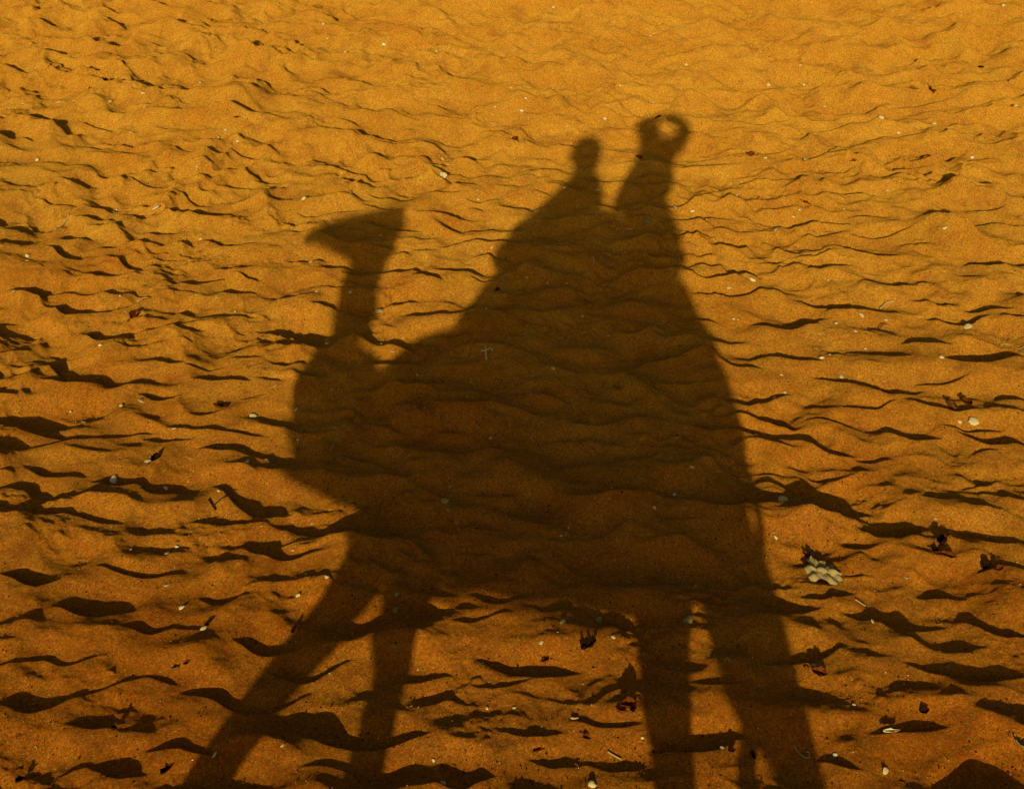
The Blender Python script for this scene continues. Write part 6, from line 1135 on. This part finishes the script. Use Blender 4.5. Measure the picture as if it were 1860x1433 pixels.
LEAVES = [
(-2.972, 5.646, 0.1034, 'r', 'reddish brown curled leaf lying on the left sand'),
(-2.131, 4.764, 0.0886, 'r', "fan-shaped reddish brown leaf left of the camel's chest shadow"),
(-1.052, 8.339, 0.0689, 'r', "small rust-coloured leaf left of the front rider's head shadow"),
(-0.103, 8.183, 0.0631, 'r', "small curled rust leaf touching the rear rider's neck shadow"),
(0.716, 8.268, 0.0767, 'r', "round rust leaf on the sand right of the rear rider's head shadow"),
(1.462, 8.236, 0.0472, 'r', 'tiny rust leaf on the upper right sand'),
(1.081, 7.602, 0.0639, 'r', "rust leaf on the right sand level with the riders' waists"),
(2.201, 9.501, 0.0981, 'r', 'darker of two reddish leaves near the upper right corner'),
(2.065, 9.517, 0.0784, 'o', 'paler of two reddish leaves near the upper right corner'),
(-4.676, 8.835, 0.0806, 'r', 'left one of two small brown leaves in the upper left'),
(-4.579, 8.936, 0.0708, 'd', 'right one of two small brown leaves in the upper left'),
(-3.254, 8.365, 0.0411, 'r', 'tiny reddish leaf on the upper left sand among pale pebbles'),
(-0.892, 6.257, 0.0477, 'r', "dark red leaf scrap inside the front of the saddle's shadow"),
(-0.096, 5.244, 0.0533, 'o', "curled tan leaf in the middle of the camel's shadow"),
(0.049, 2.931, 0.0699, 'r', 'largest rust leaf of the heap left of the upright hind leg shadow'),
(0.075, 2.907, 0.0573, 'd', 'dark curled leaf of the heap left of the upright hind leg shadow'),
(0.032, 2.895, 0.0449, 'r', 'small rust leaf of the heap left of the upright hind leg shadow'),
(-0.082, 2.777, 0.04, 'r', 'rust leaf lying flat below the leaf heap'),
(1.638, 5.288, 0.1232, 'o', 'crumpled orange-brown leaf near the right edge'),
(1.729, 5.329, 0.0932, 'r', 'broken brown leaf half behind the crumpled orange-brown one'),
(2.068, 7.49, 0.0888, 'd', 'small dark leaf near the right edge with a long crest shadow'),
(-2.277, 4.263, 0.0782, 'd', 'dark curled leaf standing on the left sand between pale pebbles'),
(-0.105, 3.235, 0.1127, 's', 'dark star-shaped leaf standing on the lit sand under the belly shadow'),
(1.372, 4.097, 0.1033, 'd', 'tall dark leaf standing on the right sand'),
(1.379, 4.012, 0.0765, 'r', 'red crumbled leaf at the foot of the tall dark leaf'),
(1.33, 4.044, 0.0563, 'd', 'small dark leaf left of the tall dark leaf'),
(0.753, 3.207, 0.0698, 'r', 'rust leaf at the right edge of the trailing hind leg shadow'),
(1.524, 3.973, 0.0767, 'd', 'dark ragged leaf near the right edge under the tall dark leaf'),
(1.566, 3.941, 0.0561, 'r', 'reddish leaf scrap at the right edge under the tall dark leaf'),
(-1.921, 2.325, 0.0618, 'd', 'dark leaf in the lower left corner'),
(-1.452, 2.415, 0.068, 'd', 'dark curled leaf hooped over the sand at the lower left'),
(-0.266, 3.156, 0.0385, 'r', 'rust leaf scrap in the deep hollow under the belly shadow'),
(-1.586, 3.162, 0.0455, 'd', 'dark leaf behind the ring-like shell at the lower left'),
(-1.704, 2.566, 0.0377, 'd', 'upright dark leaf scrap in the lower left'),
(-1.251, 3.182, 0.0491, 'd', "dark crumpled leaf at the front edge of the forward fore leg's shadow"),
(0.495, 2.781, 0.0523, 'r', 'red leaf scrap between the shadows of the hind legs'),
(0.417, 2.787, 0.0402, 'd', 'dark leaf scrap beside the bright white chip between the hind leg shadows'),
(1.101, 3.049, 0.0517, 'd', 'dark leaf clump near the bottom right'),
(-0.246, 2.696, 0.0356, 'r', 'brown leaf scrap near the bottom centre'),
(-1.58, 2.917, 0.0306, 'r', 'small brown leaf scrap on the lower left sand'),
(-1.613, 2.893, 0.0393, 'o', 'tan leaf scrap on the lower left sand')]
STICKS = [
([(-3.974, 6.675), (-3.963, 6.765), (-3.958, 6.879)], 0.00607, 'pale dry stick on the dim sand near the left edge', 'p'),
([(-3.009, 5.782), (-2.986, 5.819), (-2.964, 5.842)], 0.00526, 'short pale stick above the reddish leaf on the left', 'p'),
([(-0.005, 2.725), (0.014, 2.715), (0.043, 2.704)], 0.00297, 'straight pale straw near the bottom, left of the upright hind leg shadow', 'p'),
([(-1.516, 4.651), (-1.467, 4.627), (-1.463, 4.537), (-1.456, 4.45)], 0.00183, "thin bent grass stalk in the camel's chest shadow", 'p'),
([(0.054, 5.943), (0.123, 5.996), (0.17, 5.889), (0.162, 5.795), (0.104, 5.715)], 0.00211, "hair-thin looped stalk near the back edge of the camel's shadow", 'p'),
([(1.312, 6.035), (1.369, 6.049), (1.419, 6.024), (1.464, 5.993)], 0.00419, 'dark forked twig on the right sand', 'd'),
([(2.044, 6.002), (2.095, 6.002), (2.127, 5.945), (2.161, 5.961)], 0.00222, 'thin wiry stalk at the right edge', 'p'),
([(1.108, 8.275), (1.171, 8.315), (1.234, 8.356)], 0.00642, "dry straw blade on the sand right of the rear rider's shadow", 'p'),
([(-1.901, 3.981), (-1.866, 3.943), (-1.847, 3.92)], 0.00393, 'short dark twig on the left sand below the pale chips', 'd'),
([(0.019, 3.706), (0.03, 3.708), (0.044, 3.706)], 0.00293, "short pale straw in the hind part of the camel's shadow", 'p'),
([(-0.143, 2.857), (-0.131, 2.856), (-0.118, 2.863)], 0.00406, 'stubby tan stick at the top of a hollow near the bottom', 'p'),
([(-0.503, 4.715), (-0.497, 4.741), (-0.489, 4.762)], 0.00413, "short pale straw in the middle of the camel's shadow", 'p'),
([(-0.33, 6.656), (-0.32, 6.614), (-0.331, 6.585)], 0.00444, "tiny bent straw in the saddle's shadow", 'p'),
([(0.634, 2.856), (0.651, 2.825), (0.675, 2.802), (0.682, 2.823), (0.672, 2.832)], 0.00184, "hooked pale stalk in the trailing hind leg's shadow", 'p'),
([(0.407, 3.231), (0.416, 3.244), (0.424, 3.236), (0.421, 3.226)], 0.00271, "small white hoop of straw in the trailing hind leg's shadow", 'p'),
([(1.422, 6.334), (1.461, 6.384), (1.508, 6.396)], 0.00523, 'pale curved straw on the right sand', 'p'),
([(-0.114, 2.674), (-0.102, 2.661), (-0.099, 2.646)], 0.00147, 'thin pale thread near the bottom centre', 'p'),
([(0.947, 3.678), (0.967, 3.666), (0.987, 3.652)], 0.00297, 'thin tan straw below the torn cloth', 'p')]
SPOT = {'litter': [0.826, 3.843], 'cross': [-0.844, 5.482], 'strip': [0.964, 2.927], 'jag': [1.384, 2.901], 'grit': [1.396, 3.246]}
TONES = {'c': mat("cream_shell", (0.82, 0.66, 0.28), .7, 300, .2, spec=.08), 'w': mat("white_shell", (0.92, 0.84, 0.52), .6, 300, .12, spec=.1),
         'g': mat("grey_green_stone", (0.36, 0.29, 0.10), .8, 250, .25, spec=.05), 'b': mat("brown_stone", (0.30, 0.16, 0.06), .8, 250, .25, spec=.05), 'k': mat("black_stone", (0.012, 0.010, 0.010), .5)}
LEAFM = {'r': mat("rust_leaf", (0.17, 0.040, 0.005), .9, 90, .5, .5, 300, .03), 'o': mat("tan_leaf", (0.30, 0.12, 0.02), .9, 90, .4, .5, 300, .03), 'd': mat("dark_leaf", (0.026, 0.009, 0.003), .9, 90, .4, .5, 300, .03)}
LEAFM['s'] = LEAFM['d']
M_STRAW = mat("straw", (0.55, 0.38, 0.12), .7, 200, .2); M_TWIG = mat("dark_twig", (0.05, 0.022, 0.01), .8, 200, .3)
rnd = random.Random(5)
import mathutils
def stone_mesh(name, s, tone, shape):
    """a worn chip: irregular outline, domed top, own thickness"""
    V, F = [], []; n = 11; fl = rnd.uniform(.28, .6) if shape else rnd.uniform(.10, .2); el = rnd.uniform(.5, .95)
    ph = [rnd.uniform(0, 6.28) for _ in range(4)]
    prof = [(.0, 1.0), (.55, .86), (.88, .45), (1.0, .0), (.85, -.5), (.45, -.8), (.0, -.9)]
    for (r, h) in prof[1:-1]:
        for k in range(n):
            a = 2 * math.pi * k / n
            rr = 1 + .16 * math.sin(2 * a + ph[0]) + .12 * math.sin(3 * a + ph[1]) + .08 * math.sin(5 * a + ph[2]) + rnd.uniform(-.05, .05)
            bend = 0 if shape else .25 * math.cos(a + ph[3]) ** 2
            V.append((s / 2 * r * rr * math.cos(a), s / 2 * el * r * rr * math.sin(a), s / 2 * (fl * h * (1 + rnd.uniform(-.12, .12)) + bend * r * r * .5)))
    V.append((0, 0, s / 2 * fl)); V.append((0, 0, -s / 2 * fl * .9)); R = len(prof) - 2
    for i in range(R - 1):
        for k in range(n):
            a = i * n + k; b = i * n + (k + 1) % n; F.append((a, a + n, b + n, b))
    for k in range(n):
        F.append((k, (k + 1) % n, R * n)); q = (R - 1) * n; F.append((q + (k + 1) % n, q + k, R * n + 1))
    return new_obj(name, V, F, TONES[tone])
for (x, y, s, tone, kind, lab) in PEBBLES:
    o = stone_mesh(kind, s * 1.1, tone, kind == "pebble")
    o.location = (x, y, ground_z(x, y) + s * .10); o.rotation_euler = (rnd.uniform(-.5, .5), rnd.uniform(-.4, .4), rnd.uniform(0, 6.28))
    cat = kind.replace("_", " "); tag(o, lab, cat, cat + "s scattered on the sand")

def leaf_mesh(s, k, wid=.55, curl=1.0):
    """a dry curled leaf, thick enough to have two sides"""
    V, F = [], []; nl, nw = 16, 9; ph = [rnd.uniform(0, 6.28) for _ in range(5)]; cl = curl * rnd.uniform(.7, 1.5)
    for lay in (0, 1):
        for i in range(nl + 1):
            t = i / nl; w_ = wid * s * (math.sin(math.pi * min(1, .04 + .96 * t)) ** .75) * (1 + .16 * math.sin(9 * t + ph[0]) + .10 * math.sin(23 * t + ph[1])) / 2
            if k == 's': w_ = wid * s * (.10 + .9 * abs(math.sin(math.pi * 2.5 * t)) ** 2 * (1 - .35 * t)) / 2
            cx = s * (t - .5) * math.cos(.5 * cl * (t - .5)); cz = s * .28 * cl * (t - .5) ** 2 * 2 + .03 * s * math.sin(7 * t + ph[2])
            for j in range(nw + 1):
                v = (j / nw - .5) * 2
                z = cz + w_ * .75 * cl * v * v + .05 * s * math.sin(8 * v + 5 * t + ph[3]) - .06 * s * math.exp(-(v / .15) ** 2)
                V.append((cx, w_ * v * (1 - .2 * abs(v) * cl), z - lay * max(.0007, .012 * s)))
    off = (nl + 1) * (nw + 1)
    for i in range(nl):
        for j in range(nw):
            a = i * (nw + 1) + j; q = (a, a + nw + 1, a + nw + 2, a + 1); F.append(q); F.append(tuple(off + c for c in q[::-1]))
        for j in (0, nw):
            a = i * (nw + 1) + j; q = (a, off + a, off + a + nw + 1, a + nw + 1); F.append(q if j == 0 else q[::-1])
    for j in range(nw):
        for i in (0, nl):
            a = i * (nw + 1) + j; q = (a, a + 1, off + a + 1, off + a); F.append(q if i else q[::-1])
    return V, F
for (x, y, s, k, lab) in LEAVES:
    root = empty("dry_leaf", (x, y, ground_z(x, y) + .004), lab, "leaf", "dry leaves on the sand")
    V, F = leaf_mesh(s * (.62 if k == 's' else .72 if k == 'd' else .9), k, .95 if k == 's' else rnd.uniform(.5, .8), rnd.uniform(.7, 1.5))
    o = new_obj("leaf_blade", V, F, LEAFM[k], root)
    st = []; SF = []; tube(st, SF, [(-s * .52, 0, .05 * s, .018 * s, .018 * s), (-s * .66, .03 * s, .06 * s, .014 * s, .014 * s), (-s * .8, .02 * s, .015 * s, .016 * s, .016 * s)], 4, 8)
    new_obj("leaf_stalk", st, SF, LEAFM[k], root)
    up = (k == 'd')
    root.rotation_euler = (rnd.uniform(-.5, .5) + (.35 if up else .1), rnd.uniform(-.4, .4) - (.5 if k == 'd' else 0), rnd.uniform(0, 6.28) if k != 's' else .6)
    if up: root.location.z += s * .06
for (P, r, lab, k) in STICKS:
    V, F = [], []
    r = max(r, .0012)
    tube(V, F, [(x, y, ground_z(x, y) + r * 1.2 + .002, r * (1 - .3 * i / len(P)), r * (1 - .3 * i / len(P))) for i, (x, y) in enumerate(P)], 6, 8, side=(0, 0, 1))
    if k == 'd':
        a = P[1]; g = ground_z(*a) + r + .002
        tube(V, F, [(a[0], a[1], g, r * .8, r * .8), (a[0] + .03, a[1] + .05, g + .012, r * .6, r * .6), (a[0] + .06, a[1] + .07, g + .010, r * .4, r * .4)], 4, 8, side=(0, 0, 1))
    o = new_obj("twig" if k == 'd' else "straw", V, F, M_TWIG if k == 'd' else M_STRAW)
    tag(o, lab, "twig" if k == 'd' else "straw", "twigs and straws on the sand")

# cross-shaped dry twig in the shadow
cx, cy = SPOT['cross']; g = ground_z(cx, cy) + .006; V, F = [], []
tube(V, F, [(cx - .014, cy + .075, g, .004, .004), (cx, cy, g + .006, .005, .005), (cx + .014, cy - .075, g, .004, .004)], 5, 8, side=(0, 0, 1))
tube(V, F, [(cx - .03, cy + .012, g, .003, .003), (cx, cy + .02, g + .006, .0045, .0045), (cx + .02, cy + .045, g + .004, .0035, .0035), (cx + .034, cy + .02, g, .003, .003)], 5, 8, side=(0, 0, 1))
tag(new_obj("twig", V, F, TONES['c']), "pale cross-shaped bit of twig in the front half of the camel's shadow", "twig", "twigs and straws on the sand")

# torn cloth litter: pleated lobes gathered at a knot, one end bound in dark tape
M_CLOTH = mat("torn_cloth", (0.52, 0.38, 0.13), .9, 120, .22, .6, 350, .1); M_TAPE = mat("dark_tape", (0.030, 0.016, 0.008), .9, spec=.02)
lx, ly = SPOT['litter']; lz = ground_z(lx, ly) + .012
lit = empty("torn_cloth", (lx, ly, lz), "torn cream cloth knotted like a bow, its far end dark, right of hind leg shadows", "cloth litter")
def lobe(name, ang, length, w0, w1, lift, m, start=.0, pleats=3, parent=None):
    V, F = [], []; nl, nw = 14, 18; ph = rnd.uniform(0, 6.28); ca, sa = math.cos(ang), math.sin(ang)
    for lay in (0, 1):
        for i in range(nl + 1):
            t = i / nl; r_ = start + length * t; w_ = (w0 + (w1 - w0) * min(1, t * 1.5)) * (1 if t < .8 else math.sqrt(max(0, 1 - ((t - .8) / .22) ** 2 * .55)))
            for j in range(nw + 1):
                v = (j / nw - .5) * 2
                h = lift * math.sin(math.pi * min(1, t * .9)) * (1 - .5 * v * v) + .006 * math.sin(pleats * math.pi * v + ph) * (.4 + t) + .004 * math.sin(11 * t + 3 * v + ph)
                a, b = r_ + .006 * math.sin(5 * v + ph), w_ * v / 2
                V.append((a * ca - b * sa, a * sa + b * ca, h - lay * .0012))
    off = (nl + 1) * (nw + 1)
    for i in range(nl):
        for j in range(nw):
            a = i * (nw + 1) + j; q = (a, a + nw + 1, a + nw + 2, a + 1); F.append(q); F.append(tuple(off + c for c in q[::-1]))
        for j in (0, nw):
            a = i * (nw + 1) + j; q = (a, off + a, off + a + nw + 1, a + nw + 1); F.append(q if j == 0 else q[::-1])
    for j in range(nw):
        for i in (0, nl):
            a = i * (nw + 1) + j; q = (a, a + 1, off + a + 1, off + a); F.append(q if i else q[::-1])
    return new_obj(name, V, F, m, parent or lit)
lobe("cloth_lobe", math.radians(200), .085, .060, .120, .026, M_CLOTH, -.008, 1.6)
lobe("cloth_lobe", math.radians(112), .120, .046, .050, .018, M_CLOTH, -.004, 1)
lobe("cloth_lobe", math.radians(50), .085, .050, .100, .018, M_CLOTH, -.004, 1.2)
lobe("cloth_lobe", math.radians(-40), .120, .050, .080, .022, M_CLOTH, -.004, 1.2)
lobe("cloth_lobe", math.radians(-6), .105, .045, .055, .030, M_CLOTH, -.002, 1.4)
tp = lobe("tape_end", math.radians(112), .050, .048, .046, .003, M_TAPE, .118, 1); tp.location.z = .004
V, F = [], []; tube(V, F, [(-.016, .004, .018, .012, .014), (.004, 0, .024, .014, .016), (.026, -.004, .018, .011, .013)], 4, 12); new_obj("knot", V, F, M_CLOTH, lit); lit.scale = (.80, .80, .80)
# pale leaf-like strip and the jagged scrap at the right edge
x, y = SPOT['strip']; V, F = leaf_mesh(.06, 'r', .3, .6); o = new_obj("husk", V, F, TONES['c']); o.location = (x, y, ground_z(x, y) + .008); o.rotation_euler = (.2, 0, .2)
tag(o, "pale boat-shaped husk in the dark hollow near the bottom right", "husk")
x, y = SPOT['jag']; V, F = leaf_mesh(.065, 's', .9, .5); o = new_obj("plastic_scrap", V, F, TONES['g']); o.location = (x, y, ground_z(x, y) + .014); o.rotation_euler = (.3, .3, 1.7)
tag(o, "jagged greenish scrap cut by the right edge near the bottom", "scrap")

# crumbs nobody could count: leaf crumbs and shell grit
def crumbs(name, n, smin, smax, m, label_seed, cluster):
    r = np.random.default_rng(label_seed); V, F = [], []; cent = []
    tet = np.array([(1, 0, -.5), (-.5, .87, -.5), (-.5, -.87, -.5), (0, 0, .9)])
    cl_ = [(r.uniform(-3.5, 3.2), 2.2 + 5.5 * r.random() ** 1.5) for _ in range(70)]
    for _ in range(n):
        if r.random() < cluster:
            c0 = cl_[r.integers(len(cl_))]; x = c0[0] + r.normal() * .13; y = c0[1] + r.normal() * .07
        else:
            y = 2.1 + 9.4 * r.random() ** 1.3; x = r.uniform(-1, 1) * (1.3 + .62 * y) - .1 * y
        cent.append((x, y))
    cent = np.array(cent); yy = cent[:, 1].copy()
    for _ in range(6): yy = cent[:, 1] - KSHIFT * hsample(cent[:, 0], yy)
    zz = hsample(cent[:, 0], yy) + zbase(cent[:, 0], cent[:, 1])
    for (x, y), z in zip(cent, zz):
        s = smin + (smax - smin) * r.random() ** 2.5; R = mathutils.Euler((r.uniform(0, 6), r.uniform(0, 6), r.uniform(0, 6))).to_matrix(); sc_ = (s * r.uniform(.5, 1.5), s * r.uniform(.4, 1), s * r.uniform(.25, .8)); b = len(V)
        for p in tet:
            q = R @ Vector((p[0] * sc_[0], p[1] * sc_[1], p[2] * sc_[2])); V.append((x + q.x, y + q.y, z + q.z + s * .2))
        F += [(b, b + 2, b + 1), (b, b + 1, b + 3), (b + 1, b + 2, b + 3), (b + 2, b, b + 3)]
    o = new_obj(name, V, F, m, None, False); o["kind"] = "stuff"; return o
crumbs("leaf_crumbs", 6000, .0014, .0062, LEAFM['d'], 3, .6)
crumbs("rust_leaf_crumbs", 2500, .0014, .0070, LEAFM['r'], 4, .8)
crumbs("shell_grit", 4200, .0013, .0048, TONES['c'], 6, .3)
crumbs("sand_crumbs", 5000, .002, .0070, M_SAND, 7, .75)
